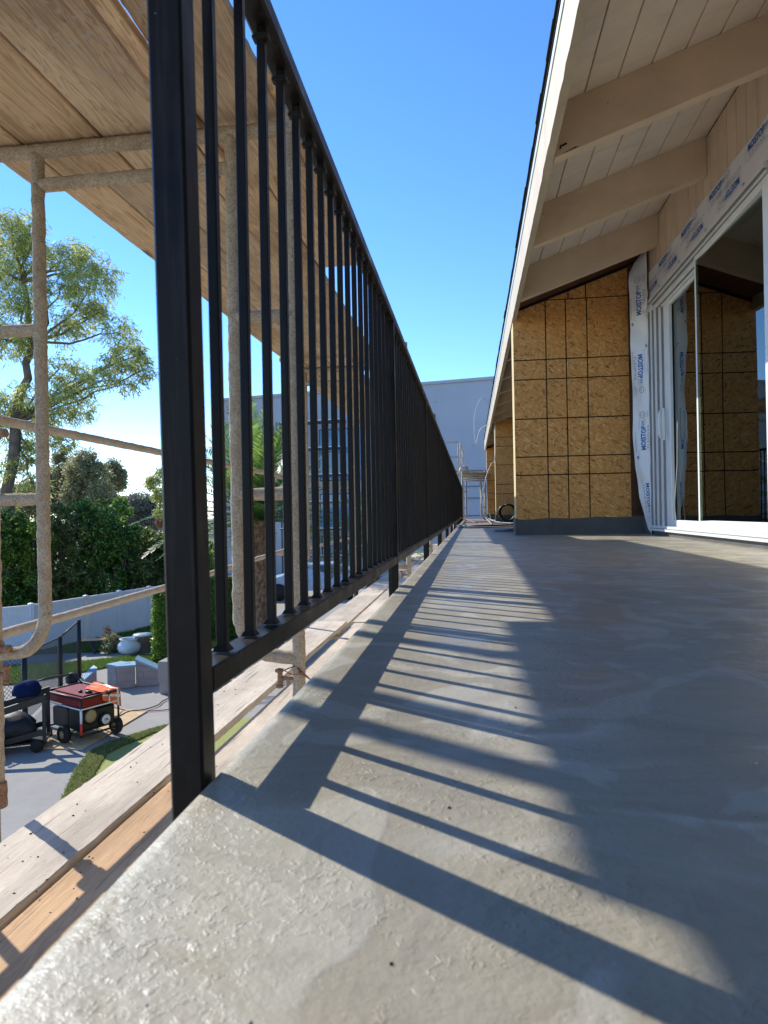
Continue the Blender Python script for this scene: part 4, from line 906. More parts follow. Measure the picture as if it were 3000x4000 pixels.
# ------------------------------------------------------------------ yard: fences, walls, pot, generator...
vf = tag(empty('vinyl_fence', (-10.3, 18, GZ)), 'white vinyl privacy fence with a corner in front of the dark hedge', 'fence')
def vpart(mb, name, mat=None):
    o = mb.build(name, mat or M['fence_white']); o.parent = vf; o.matrix_parent_inverse = Matrix.Translation(-Vector(vf.location)); return o
def fence_run(P0, P1, panels, h=1.22):
    P0, P1 = Vector(P0), Vector(P1); d = (P1 - P0); L_ = d.length; d.normalize(); nn = Vector((-d.y, d.x))
    def q(s, o, z): p = P0 + d * s + nn * o; return (p.x, p.y, z)
    def bx(s0, s1, o, z0, z1): return MB().add([q(s, oo, z) for z in (z0, z1) for oo in (-o, o) for s in (s0, s1)], [(0, 2, 3, 1), (4, 5, 7, 6), (0, 1, 5, 4), (2, 6, 7, 3), (0, 4, 6, 2), (1, 3, 7, 5)])
    pw = L_ / panels
    for k in range(panels + 1): 
        vpart(bx(k * pw - .055, k * pw + .055, .055, GZ, GZ + h + .03), 'fence_post')
        a = k * pw
        vpart(MB().add([q(a + x, o_, GZ + h + .03) for x, o_ in ((-.062, -.062), (.062, -.062), (.062, .062), (-.062, .062))] + [q(a, 0, GZ + h + .055)], [(0, 1, 4), (1, 2, 4), (2, 3, 4), (3, 0, 4), (3, 2, 1, 0)]), 'post_cap')
    for k in range(panels):
        a, b = k * pw + .056, (k + 1) * pw - .056
        vpart(bx(a, b, .03, GZ + h - .09, GZ + h), 'top_rail'); vpart(bx(a, b, .03, GZ + .04, GZ + .17), 'bottom_rail')
        nb_ = max(1, int((b - a) / .15)); w_ = (b - a) / nb_
        for i in range(nb_): vpart(bx(a + i * w_ + .0018, a + (i + 1) * w_ - .0018, .012, GZ + .171, GZ + h - .091), 'fence_board')
PA, PB = onZ(468, 2474), onZ(338, 2503); dv = (PA - PB); dv.z = 0
pc = PB - dv * 1.42                                      # corner of the fence
fence_run((pc.x, pc.y), (PB.x, PB.y), 1); fence_run((PB.x, PB.y), (PA.x + dv.x * 4, PA.y + dv.y * 4), 5)
fence_run((pc.x - 2.9, pc.y - 3.4), (pc.x, pc.y), 2)

# black chain-link fence
cf = tag(empty('chain_link_fence', onZ(312, 2647)), 'black chain-link fence with two posts behind the generator', 'fence')
pp = [(-7.35, 9.9), (-7.46, 10.42), (-8.50, 13.0), (-8.32, 13.46)]; hts = [1.2, 1.18, 1.12, 1.22]
segs = [((-6.75, 8.2), (-7.46, 10.42), 1.15, 1.17), ((-7.46, 10.42), (-8.05, 12.0), 1.17, 1.12), ((-8.05, 12.0), (-8.62, 13.5), 1.12, 1.22)]
segs = [(onZ(-120, 2900)[:2], onZ(99, 2826)[:2], 1.15, 1.15), (onZ(99, 2826)[:2], onZ(237, 2690)[:2], 1.15, 1.02), (onZ(237, 2690)[:2], onZ(311, 2647)[:2], 1.02, 1.20)]
def cpart(mb, name):
    o = mb.build(name, M['black_vinyl']); o.parent = cf; o.matrix_parent_inverse = Matrix.Translation(-Vector(cf.location)); return o
for (a, b, ha, hb) in segs:
    cpart(MB().tube([(b[0], b[1], GZ), (b[0], b[1], GZ + hb + .03)], .045, 10), 'fence_post')
    cpart(MB().tube([(a[0], a[1], GZ + ha), (b[0], b[1], GZ + hb)], .018, 8), 'top_rail')
    L_ = math.hypot(b[0] - a[0], b[1] - a[1]); m = MB(); pitch = .075; nw = int(L_ / pitch)
    def pt(s, f_): return Vector((a[0] + (b[0] - a[0]) * s / L_, a[1] + (b[1] - a[1]) * s / L_, GZ + .03 + f_ * (ha + (hb - ha) * s / L_ - .05)))
    for k in range(-16, nw + 1):
        for sg in (1, -1):
            s0 = k * pitch; s1 = s0 + 1.15; 
            if sg < 0: s0, s1 = s1, s0
            # clip in s to [0,L]
            f0, f1 = 0.0, 1.0; ds = s1 - s0
            t0, t1 = sorted(((0 - s0) / ds, (L_ - s0) / ds)); f0, f1 = max(0, t0), min(1, t1)
            if f1 <= f0 + .01: continue
            m.tube([pt(s0 + ds * f0, f0), pt(s0 + ds * f1, f1)], .0042, 3, caps=False)
    o = cpart(m, 'wire_mesh'); o['kind'] = 'stuff'

# block walls with blue caps
def block_wall(p0, p1, h0, h1, label, th=.2, courses=4):
    p0, p1 = Vector(p0[:2]), Vector(p1[:2]); d = p1 - p0; L_ = d.length; d.normalize(); nn = Vector((-d.y, d.x))
    if nn.y < 0: nn = -nn
    t = tag(empty('block_wall', (p0.x, p0.y, GZ)), label, 'wall', 'low block walls with blue caps')
    def q(s, o, z): p = d * s + nn * o; return (p.x, p.y, z)
    hh = lambda s: h0 + (h1 - h0) * s / L_
    MB().add([q(s, o, z) for (s, z) in ((0.004, 0), (L_ - .004, 0), (L_ - .004, hh(L_) - .04), (.004, hh(0) - .04)) for o in (.006, th)], [(0, 2, 4, 6), (7, 5, 3, 1), (0, 1, 3, 2), (2, 3, 5, 4), (4, 5, 7, 6), (6, 7, 1, 0)]).build('mortar_core', M['block'], t)
    ch = .145; nc = int(math.ceil(max(h0, h1) / ch)); bl = .30
    for c in range(nc):
        s = -(bl / 2) * (c % 2)
        while s < L_:
            a, b = max(s, 0) + .004, min(s + bl, L_) - .004; s += bl
            if b - a < .03: continue
            za, z0 = c * ch, c * ch + .004; zt0 = min((c + 1) * ch - .004, hh(a) - .045); zt1 = min((c + 1) * ch - .004, hh(b) - .045)
            if zt0 - z0 < .01 or zt1 - z0 < .01: continue
            MB().add([q(x, o, z) for o in (-.002, .01) for (x, z) in ((a, z0), (b, z0), (b, zt1), (a, zt0))], [(0, 1, 2, 3), (7, 6, 5, 4), (0, 4, 5, 1), (1, 5, 6, 2), (2, 6, 7, 3), (3, 7, 4, 0)]).build('block', M['block'], t)
    MB().add([q(s, o, z) for (s, z) in ((-.01, hh(0) - .042), (L_ + .01, hh(L_) - .042), (L_ + .01, hh(L_)), (-.01, hh(0))) for o in (-.015, th + .015)], [(0, 2, 4, 6), (7, 5, 3, 1), (0, 1, 3, 2), (2, 3, 5, 4), (4, 5, 7, 6), (6, 7, 1, 0)]).build('cap', M['bluecap'], t)
    return t
block_wall(onZ(456, 2693), onZ(530, 2685), .46, .45, 'level grey block wall with a blue cap behind the generator', .35)
block_wall(onZ(420, 2681), onZ(455, 2690), .45, .46, 'short return of the block wall at the left corner', .3)
block_wall(onZ(531, 2683), onZ(622, 2677), .56, .32, 'sloping block wall with a blue cap right of the level one', .35)
block_wall(onZ(333, 2672), onZ(379, 2665), .10, .30, 'tiny sloping block wall beside the black fence post', .3)
t = tag(empty('concrete_step', onZ(624, 2710)), 'pale concrete step block beside the near post', 'step')
MB().bbox(0, .9, 0, 1.2, 0, .22, .01).build('riser', M['block'], t); MB().bbox(-.02, .92, -.02, 1.22, .222, .62, .01).build('top_block', M['concrete'], t)

# pot, stump, bench, shrubs
p = onZ(506, 2553); t = tag(empty('garden_pot', p), 'squat white glazed pot on the far path', 'pot')
MB().lathe([(0, 0), (.16, 0), (.25, .07), (.29, .16), (.27, .25), (.20, .31), (.205, .34), (.235, .365), (.235, .38), (.18, .37), (.17, .3)], 28).build('body', M['pot'], t)
p = onZ(560, 2546); t = tag(empty('tree_stump', p), 'cut tree stump with a pale flat top behind the white pot', 'stump')
m = MB(); vs = []
for j, (r_, h_) in enumerate(((.24, 0), (.20, .08), (.185, .25), (.19, .40), (.0, .41))):
    for k in range(18): a = 2 * PI * k / 18; rr_ = r_ * (1 + .12 * noise.noise(Vector((math.cos(a) * 2, math.sin(a) * 2, j * .3)))); vs.append((rr_ * math.cos(a), rr_ * math.sin(a), h_))
m.add(vs[:72], [(j * 18 + k, j * 18 + (k + 1) % 18, (j + 1) * 18 + (k + 1) % 18, (j + 1) * 18 + k) for j in range(3) for k in range(18)]); m.build('trunk', M['bark'], t)
MB().lathe([(0, .415), (.24, .41), (.25, .43), (.24, .45), (0, .455)], 12).build('top_slab', M['reflect'], t)
p = onZ(345, 2556); t = tag(empty('garden_bench', p, .3), 'low dark garden bench by the path beyond the chain-link fence', 'bench')
for k in range(3): MB().bbox(-.25, .75, .12 * k, .12 * k + .10, .30, .335, .004).build('slat', M['black_vinyl'], t)
for x in (.0, .5):
    MB().add([(x, .02, .30), (x + .05, .02, .30), (x + .17, .02, 0), (x + .12, .02, 0), (x, .32, .30), (x + .05, .32, .30), (x + .17, .32, 0), (x + .12, .32, 0)], [(0, 1, 2, 3), (7, 6, 5, 4), (0, 4, 5, 1), (1, 5, 6, 2), (2, 6, 7, 3), (3, 7, 4, 0)]).build('leg', M['black_vinyl'], t)

# ---- foliage
def leaves(name, clumps, n, L_, Wd, mat, seed, droop=0.0, parent=None, flat_=0.0):
    """clumps: list of (x,y,z,rx,ry,rz,weight). Leaves gather in twigs inside every clump."""
    rng = np.random.default_rng(seed); out = []
    tot = sum(c[6] for c in clumps)
    for c in clumps:
        m = int(n * c[6] / tot); 
        if m < 4: continue
        nt_ = max(3, m // 26)
        d = rng.normal(size=(nt_, 3)); d /= np.linalg.norm(d, axis=1)[:, None]; r = rng.uniform(.25, 1.0, nt_) ** .6
        tw = np.array(c[:3]) + d * r[:, None] * np.array(c[3:6])
        idx = rng.integers(0, nt_, m); sp = min(c[3:6]) * .17
        pos = tw[idx] + rng.normal(0, sp, (m, 3)) * np.array([1, 1, .9])
        dr = rng.normal(size=(m, 3)); dr[:, 2] = dr[:, 2] * (1 - droop) - droop * 1.6; dr /= np.linalg.norm(dr, axis=1)[:, None]
        sd = np.cross(dr, rng.normal(size=(m, 3))); sd /= np.linalg.norm(sd, axis=1)[:, None]
        ll = L_ * rng.uniform(.45, 1.6, (m, 1)); ww = Wd * rng.uniform(.6, 1.3, (m, 1))
        out.append(np.stack([pos, pos + dr * ll * .45 + sd * ww, pos + dr * ll, pos + dr * ll * .45 - sd * ww], 1))
    return quads_obj(name, np.concatenate(out), mat, parent)
def px_clumps(lst, Y, squash=1.0, rng=random.Random(3), depth=1.0):
    out = []
    for (u, v, r) in lst:
        y = Y + rng.uniform(-1, 1) * r / F * Y * .8 * depth
        p = onY(u, v, y); rr = r / F * Y
        out.append((p.x, p.y, p.z, rr, rr * depth, rr * squash, r * r))
    return out
def limb(m, a, b, r0, r1, rng, k=5, wob=.06):
    a, b = Vector(a), Vector(b); pts = [a]; L_ = (b - a).length
    for i in range(1, k): pts.append(a.lerp(b, i / k) + Vector((rng.uniform(-1, 1), rng.uniform(-1, 1), rng.uniform(-.5, .5))) * L_ * wob)
    pts.append(b); m.tube(pts, [r0 + (r1 - r0) * i / k for i in range(k + 1)], 7, caps=False)
def tree(name, label, clumps, base, n, L_, Wd, mat, seed, droop=0, trunk_r=.25, group=None, forks=None, cat='tree', twigs=8):
    base = Vector(base); t = tag(empty(name, base), label, cat, group); rng = random.Random(seed)
    cr = [(c[0] - base.x, c[1] - base.y, c[2] - base.z) + tuple(c[3:]) for c in clumps]
    leaves('crown', cr, n, L_, Wd, mat, seed, droop, t)
    m = MB(); fk = forks or [(sum(c[0] for c in cr) / len(cr), sum(c[1] for c in cr) / len(cr), min(c[2] for c in cr) * .9)]
    fk = [Vector(f) for f in fk]; prev = Vector((0, 0, 0)); r = trunk_r
    for f in fk: limb(m, prev, f, r, r * .7, rng); prev = f; r *= .7
    for c in cr:
        f = min(fk, key=lambda q: (q - Vector(c[:3])).length + (5 if q.z > c[2] else 0))
        limb(m, f, c[:3], r * .65, r * .2, rng)
        for _ in range(twigs):
            d = Vector((rng.gauss(0, 1), rng.gauss(0, 1), rng.gauss(0.2, 1))).normalized() * rng.uniform(.5, .95)
            limb(m, c[:3], (c[0] + d.x * c[3], c[1] + d.y * c[4], c[2] + d.z * c[5]), r * .16, r * .05, rng, 3, .1)
    m.build('trunk', M['bark'], t); return t
E_ = [(40, 905, 100), (120, 880, 60), (90, 1000, 100), (150, 985, 70), (30, 1120, 110), (110, 1180, 80), (270, 1010, 80), (350, 1010, 70), (240, 1110, 80), (350, 1130, 90), (420, 1070, 60), (330, 1240, 80), (260, 1290, 70), (385, 1220, 50),
      (30, 1330, 80), (120, 1330, 60), (470, 1300, 70), (510, 1380, 80), (430, 1420, 60), (550, 1450, 55), (560, 1380, 35), (390, 1490, 60), (490, 1500, 50), (300, 1480, 80), (230, 1440, 60), (220, 1580, 90), (300, 1600, 70), (130, 1560, 70), (30, 1580, 90), (60, 1700, 90), (180, 1690, 70), (260, 1720, 45), (40, 1820, 70), (110, 1760, 60), (130, 1900, 60), (30, 1950, 60), (-80, 1000, 120), (-80, 1300, 120), (-90, 1600, 120)]
ec = px_clumps(E_, 27, 1.0, random.Random(3), 1.4)
tb = onY(30, 2330, 27); tb = Vector((tb.x, tb.y, GZ))
tree('eucalyptus_tree', 'tall airy eucalyptus with drooping leaves at upper left', ec, tb, 40000, .27, .021, M['euc'], 11, .55, .30,
     forks=[Vector(onY(60, 1650, 27)) - tb, Vector(onY(130, 1350, 27)) - tb, Vector(onY(90, 1100, 27)) - tb], twigs=7)
def rough_mass(u0, u1, v0, v1, r, step, rng):
    out = []; v = v0
    while v < v1:
        u = u0 + rng.uniform(-step / 2, step / 2)
        while u < u1: out.append((u, v + rng.uniform(-step / 3, step / 3), r * rng.uniform(.8, 1.2))); u += step
        v += step * .9
    return out
rg = random.Random(21)
G3 = 'trees standing beyond the hedge'
def base_of(u, Y): q = onY(u, 2300, Y); return (q.x, q.y, GZ)
tree('gum_tree', 'hazy olive tree with a tall pointed crown in the middle left distance', px_clumps([(335, 1790, 45), (300, 1840, 55), (370, 1850, 55), (330, 1900, 60), (280, 1930, 55), (390, 1930, 55), (420, 1980, 45), (340, 1990, 60)], 40), base_of(335, 40), 16000, .17, .05, M['olive'], 31, .2, .14, G3)
tree('gum_tree', 'thin leafy tree just right of the tall pointed one', px_clumps([(440, 1830, 38), (455, 1880, 40), (425, 1910, 45), (470, 1850, 24), (410, 1990, 40), (450, 1960, 30)], 44), base_of(430, 44), 9000, .17, .05, M['olive'], 32, .2, .10, G3)
tree('gum_tree', 'pale bluish tree directly behind the scaffold leg', px_clumps([(240, 1790, 40), (250, 1850, 45), (225, 1900, 50), (250, 1970, 50), (200, 1850, 40), (190, 1950, 45)], 42), base_of(235, 42), 12000, .17, .05, M['olive'], 33, .2, .12, G3)
tree('gum_tree', 'yellowing tree low at the far left behind the hedge', px_clumps([(60, 1930, 55), (110, 1910, 45), (140, 1980, 50), (60, 2000, 50), (20, 1960, 50), (-60, 1960, 70)], 34), base_of(80, 34), 12000, .15, .05, M['olive'], 34, .1, .12, G3)
tree('round_tree', 'dark grey rounded tree in the haze left of the near post', px_clumps([(500, 1975, 45), (550, 1965, 50), (590, 1990, 40), (530, 2020, 50), (580, 2040, 50), (500, 2040, 45), (610, 2030, 35)], 62, .9), base_of(545, 62), 15000, .22, .08, M['greytree'], 35, .0, .25, G3)
tree('thin_tree', 'thin tree with brown tips beside the dark rounded tree', px_clumps([(640, 1860, 40), (600, 1890, 35), (625, 1930, 35), (655, 1960, 45), (620, 2000, 25), (680, 1900, 40)], 50), base_of(625, 50), 7000, .17, .045, M['euc'], 36, .3, .08, G3)
tree('small_tree', 'small yellow-green tree in front of the dark rounded tree', px_clumps([(470, 1970, 30), (440, 2010, 35), (490, 2000, 28), (420, 2040, 35)], 36), base_of(455, 36), 6000, .13, .05, M['ficus'], 37, 0, .08, G3)
tree('small_tree', 'brown-leaved bush at the right of the distant trees', px_clumps([(640, 2040, 30), (665, 2070, 30), (650, 2010, 18)], 55), base_of(650, 55), 2500, .18, .06, M['autumn'], 38, 0, .06, G3)
# big hedge mass behind the fence, as individual shrubs
hs = [(-150, 2010, 2420), (0, 2000, 2400), (120, 2030, 2410), (250, 1990, 2400), (370, 1970, 2390), (470, 2050, 2380), (570, 2100, 2360), (650, 2100, 2340), (760, 2130, 2330)]
hl = ['leftmost of the dark shrubs behind the white fence', 'dark shrub behind the left scaffold leg', 'broad green shrub behind the curved scaffold pipe', 'tall bright-topped shrub behind the fence corner', 'glossy tall shrub in the middle of the dark hedge', 'dark shrub right of the middle of the hedge', 'dark shrub in front of the distant grey roof', 'shrub behind the near post at the end of the hedge', 'last shrub of the hedge, behind the railing bars']
for i, (u, vt, vb) in enumerate(hs):
    Yh = 22 + .6 * i
    cl = px_clumps(rough_mass(u - 60, u + 70, vt + 25, vb, 44, 50, rg) + [(u + rg.uniform(-60, 60), vt + rg.uniform(-15, 25), rg.uniform(14, 26)) for _ in range(5)], Yh, .95, rg, 1.3)
    cl += [tuple(list(c[:1]) + [c[1] + 1.2] + [c[2] - .2] + list(c[3:])) for c in cl[::2]]
    q = onY(u, 2300, Yh); tree('shrub', hl[i], cl, (q.x, q.y, GZ), 15000, .11, .036, M[('hedge2', 'hedge', 'hedge2', 'hedge3', 'hedge', 'hedge', 'hedge3', 'hedge', 'hedge2')[i]], 60 + i, 0, .08, 'shrubs behind the white fence', cat='shrub', twigs=4)
# clipped ficus column hedge
def box_leaves(name, x0, x1, y0, y1, z0, z1, n, L_, Wd, mat, seed, parent):
    rng = np.random.default_rng(seed); p = rng.uniform((x0, y0, z0), (x1, y1, z1), (n, 3)); ax = rng.integers(0, 3, n); side = rng.integers(0, 2, n)
    lo, hi = np.array((x0, y0, z0)), np.array((x1, y1, z1))
    for a in range(3): k = ax == a; p[k, a] = np.where(side[k], hi[a], lo[a]) + rng.normal(0, .035, k.sum())
    d = rng.normal(size=(n, 3)); d /= np.linalg.norm(d, axis=1)[:, None]; s_ = np.cross(d, rng.normal(size=(n, 3))); s_ /= np.linalg.norm(s_, axis=1)[:, None]
    return quads_obj(name, np.stack([p, p + d * L_ * .5 + s_ * Wd, p + d * L_, p + d * L_ * .5 - s_ * Wd], 1), mat, parent)
q = onZ(618, 2590); t = tag(empty('clipped_hedge', (q.x, q.y, GZ)), 'bright green clipped hedge column beside the near post', 'hedge', 'clipped hedges')
box_leaves('foliage', -.12, .50, 0, .5, .06, 1.62, 9000, .06, .022, M['ficus'], 5, t); MB().bbox(-.06, .44, .06, .44, .0, 1.55, .02).build('inner_wood', M['hedge'], t)
q = onZ(830, 2500); t = tag(empty('clipped_hedge', (q.x, q.y, GZ)), 'clipped hedge seen between the first railing bars', 'hedge', 'clipped hedges')
box_leaves('foliage', -.1, 1.05, 0, .6, .05, 1.62, 12000, .06, .022, M['ficus'], 6, t); MB().bbox(-.04, 1.0, .06, .54, .0, 1.55, .02).build('inner_wood', M['hedge'], t)
q = onZ(440, 2551); tree('garden_shrub', 'small brownish green shrub between bench and pot', [(q.x, q.y, GZ + .22, .26, .25, .2, 1)], (q.x, q.y, GZ), 1500, .06, .02, M['olive'], 77, 0, .02, cat='shrub', twigs=5)
q = onZ(395, 2545); tree('dry_shrub', 'dry brown twiggy shrub behind the bench', [(q.x, q.y + .3, GZ + .30, .18, .18, .25, 1)], (q.x, q.y + .3, GZ), 500, .07, .01, M['autumn'], 78, 0, .015, cat='shrub', twigs=20)
# distant house roof
q = onY(560, 2110, 44); t = tag(empty('distant_house', (q.x, q.y, GZ)), 'distant pale grey roof with a vent box behind the hedge', 'house')
MB().box(-2.2, 6, 0, 6, 0, 1.0).build('wall', M['stucco'], t)
MB().add([(-2.6, -.4, 1.0), (6.4, -.4, 1.0), (6.4, 6.4, 1.0), (-2.6, 6.4, 1.0), (-.2, 2.8, 2.1), (4.2, 2.8, 2.1)], [(0, 1, 5, 4), (1, 2, 5), (2, 3, 4, 5), (3, 0, 4), (3, 2, 1, 0)]).build('roof', M['roof_grey'], t)
MB().bbox(.2, 1.2, .8, 1.6, 1.5, 2.3, .02).build('vent_box', M['white'], t)
# neighbour parked car behind the railing
q = onY(1235, 2330, 27); t = tag(empty('parked_car', (q.x, q.y, GZ), .15), 'pale blue parked car glimpsed between the railing bars', 'car')
prof = [(-2.2, .35), (-2.25, .75), (-1.3, .95), (-.6, 1.38), (.9, 1.42), (1.7, 1.0), (2.2, .92), (2.3, .4)]
MB().add([(x, y * (1 if z < 1 else .8), z) for y in (-.85, .85) for (x, z) in prof], [tuple(range(8)), tuple(range(15, 7, -1))] + [(k, (k + 1) % 8, (k + 1) % 8 + 8, k + 8) for k in range(8)]).build('body', M['car'], t)
MB().add([(-1.22, -.70, 1.0), (-.62, -.64, 1.34), (.85, -.64, 1.38), (1.55, -.70, 1.03), (-1.22, -.72, 1.0), (-.62, -.70, 1.33), (.85, -.70, 1.37), (1.55, -.74, 1.03)], [(4, 5, 6, 7)]).build('side_window', M['dark_glass'], t)
for x in (-1.4, 1.4):
    for y in (-.86, .86): MB().lathe([(0, -.1), (.33, -.1), (.34, 0), (.33, .1), (0, .1)], 18, (x, y, .33), 'Y').build('wheel', M['tyre'], t)

# palm
def palm(base, label, h, r0, r1, nf, fl, seed, z_lift=0):
    t = tag(empty('date_palm', base), label, 'palm tree'); rng = random.Random(seed)
    m = MB(); seg = 44; rows = int(h / .045); vs = []
    for j in range(rows + 1):
        f_ = j / rows; z = h * f_; r = r0 + (r1 - r0) * max(0, (f_ - .45) / .55) ** 1.2
        for k in range(seg):
            a = 2 * PI * k / seg; u_ = k / seg * 14; w_ = z / .17
            pat = abs(((u_ + w_ * .5) % 1) - .5) + abs(((u_ - w_ * .5) % 1) - .5)
            rr_ = r * (1 + .34 * (1 - pat) + .05 * noise.noise(Vector((k, j * .3, 0)))); vs.append((rr_ * math.cos(a), rr_ * math.sin(a), z))
    m.add(vs, [(j * seg + k, j * seg + (k + 1) % seg, (j + 1) * seg + (k + 1) % seg, (j + 1) * seg + k) for j in range(rows) for k in range(seg)]); m.build('trunk', M['palm_trunk'], t)
    for i in range(nf):
        az = i * 2.39996 + rng.uniform(-.2, .2); el = 1.45 - 1.5 * (i / nf) ** 1.1 + rng.uniform(-.1, .1); L_ = fl * rng.uniform(.85, 1.1)
        d = Vector((math.cos(az) * math.cos(el), math.sin(az) * math.cos(el), math.sin(el))); p = Vector((0, 0, h)); pts = [p.copy()]; N = 16
        for k in range(N): d = (d + Vector((0, 0, -.030 - .02 * (1 - abs(d.z))))).normalized(); p = p + d * L_ / N; pts.append(p.copy())
        q_ = []
        for k in range(1, N):
            tdir = (pts[k + 1] - pts[k - 1]).normalized(); side = tdir.cross(Vector((0, 0, 1)))
            side = side.normalized() if side.length > .01 else Vector((1, 0, 0)); upv = side.cross(tdir)
            ll = .42 * math.sin(PI * min(1, (k + 1.5) / (N + 1))) ** .6
            for sg in (-1, 1):
                for s2 in (0, .33, .66):
                    b0 = pts[k].lerp(pts[k + 1], s2); dd = (side * sg + tdir * .75 + upv * (.25 + rng.uniform(-.15, .15))).normalized()
                    b = b0 + dd * ll * rng.uniform(.9, 1.05) - Vector((0, 0, .03)); wv = tdir * .024
                    mid = b0.lerp(b, .5); q_.append([b0 - wv, mid - wv, b, mid + wv + tdir * .006])
        P_ = np.array([[list(v) for v in q] for q in q_]); fo_ = quads_obj('frond', P_, M['frond'], t)
        MB().tube(pts, [.022, .004], 5, caps=False).build('rib', M['frond'], fo_)
    return t
palm((-5.22, 16.0, GZ), 'date palm with a thick scaly trunk behind the railing bars', 3.25, .21, .38, 64, 2.8, 5)
palm((-2.9, 19.5, GZ), 'smaller palm whose frond tips show between the farther bars', 2.2, .15, .2, 22, 1.9, 8)

# generator
c0 = onZ(316, 2736, -2.42); l0 = onZ(178, 2702, -2.42); r0 = onZ(440, 2722, -2.42)
dx = (l0 - c0); dx.z = 0; LX = dx.length; ang = math.atan2(dx.y, dx.x)
gen = tag(empty('generator', (c0.x, c0.y, GZ), ang), 'red and black portable generator on wheels standing on an osb sheet', 'generator')
# local: +x along the left face (away from the near corner), -y ... the right face goes away along local -y
LY = 0.62; H1 = .68; sy = -1
def gp(mb, name, mat): return mb.build(name, mat, gen)
gp(MB().bbox(.0, LX, -LY, 0, H1 - .13, H1, .02), 'fuel_tank', M['red'])
gp(MB().bbox(.10, LX - .10, -LY + .1, -.1, H1 + .001, H1 + .03, .01), 'tank_top', M['red'])
gp(MB().lathe([(0, 0), (.05, 0), (.05, .03), (0, .035)], 14, (.2, -.25, H1 + .03)), 'fuel_cap', M['engine']); gp(MB().lathe([(0, 0), (.03, 0), (.03, .03), (0, .035)], 14, (.34, -.2, H1 + .03)), 'gauge', M['engine'])
tr = .016
for (x, y) in ((0, 0), (LX, 0), (LX, -LY), (0, -LY)):
    gp(MB().tube([(x, y, .12), (x, y, H1 - .02)], tr, 10), 'frame_post', M['engine'])
for z_ in (H1 + .012, .14):
    gp(MB().tube([(0, 0, z_), (LX, 0, z_)], tr, 10), 'frame_rail', M['engine']); gp(MB().tube([(0, -LY, z_), (LX, -LY, z_)], tr, 10), 'frame_rail', M['engine'])
    gp(MB().tube([(0, 0, z_), (0, -LY, z_)], tr, 10), 'frame_rail', M['engine']); gp(MB().tube([(LX, 0, z_), (LX, -LY, z_)], tr, 10), 'frame_rail', M['engine'])
gp(MB().box(-.02, LX + .02, .006, .02, H1 - .15, H1 - .132).box(-.02, -.006, -LY, .02, H1 - .15, H1 - .132), 'white_trim', M['white'])
gp(MB().tube([(0, .002, .33), (0, .002, H1 - .13)], .0175, 10), 'white_sleeve', M['white']); gp(MB().tube([(0, .002, .16), (0, .002, .33)], .0178, 10), 'red_sleeve', M['redtape'])
gp(MB().bbox(.06, LX * .45, -LY + .08, -.06, .18, .50, .03), 'alternator', M['engine']); gp(MB().bbox(LX * .5, LX - .06, -LY + .06, -.08, .16, .46, .04), 'engine', M['engine'])
gp(MB().bbox(.03, .30, -LY + .05, -.05, .17, .52, .05), 'fan_housing', M['engine'])
gp(MB().lathe([(0, -.014), (.085, -.014), (.095, 0), (.12, .004)], 24, (.025, -.17, .40), 'X'), 'recoil_plate', M['rim']); gp(MB().lathe([(.122, .002), (.128, -.012), (.10, -.016), (.095, -.005)], 24, (.022, -.17, .40), 'X'), 'recoil_ring', M['engine'])
gp(MB().lathe([(0, -.03), (.09, -.03), (.10, -.02), (.10, .0)], 24, (.015, -.40, .30), 'X'), 'air_cover', M['engine'])
ins = gp(MB().lathe([(0, -.034), (.07, -.034), (.072, -.030)], 24, (.015, -.40, .30), 'X'), 'cover_disc', M['white'])
v_, f_ = text_mesh('OIL', .05, .001, .9); me = bpy.data.meshes.new('print'); me.from_pydata([(-.0225, -.40 - a, .30 + b) for a, b in v_], [], f_); me.materials.append(M['ink']); link('print', me, gen)['kind'] = 'stuff'
v_, f_ = text_mesh('5', .07, .001, .9); me = bpy.data.meshes.new('print'); me.from_pydata([(LX - .10 - a, .0025, H1 - .065 + b) for a, b in v_], [], f_); me.materials.append(M['white']); link('print', me, gen)['kind'] = 'stuff'
def wheel(x, y, r=.135):
    w_ = MB().lathe([(.06, -.045), (r - .02, -.05), (r, -.03), (r, .03), (r - .02, .05), (.06, .045)], 26, (x, y, r), 'Y').build('wheel', M['tyre'], gen)
    for s_ in (-1, 1):
        MB().lathe([(0, .046 * s_), (.025, .05 * s_), (.03, .035 * s_), (.066, .04 * s_)], 20, (x, y, r), 'Y').build('rim', M['rim'], w_)
wheel(.36, .06); wheel(.10, -LY - .02); wheel(LX - .02, -LY + .1)
gp(MB().tube([(.36, .06, .135), (.36, -LY, .135)], .012, 8), 'axle', M['steel']); gp(MB().bbox(LX - .1, LX - .04, -.05, 0, 0, .13, .01), 'foot', M['engine'])
for x in (LX, ):
    gp(MB().tube([(LX, 0, H1), (LX + .28, .02, H1 + .12), (LX + .30, -.2, H1 + .14), (LX + .28, -LY, H1 + .12), (LX, -LY, H1)], .013, 8), 'pull_handle', M['engine'])
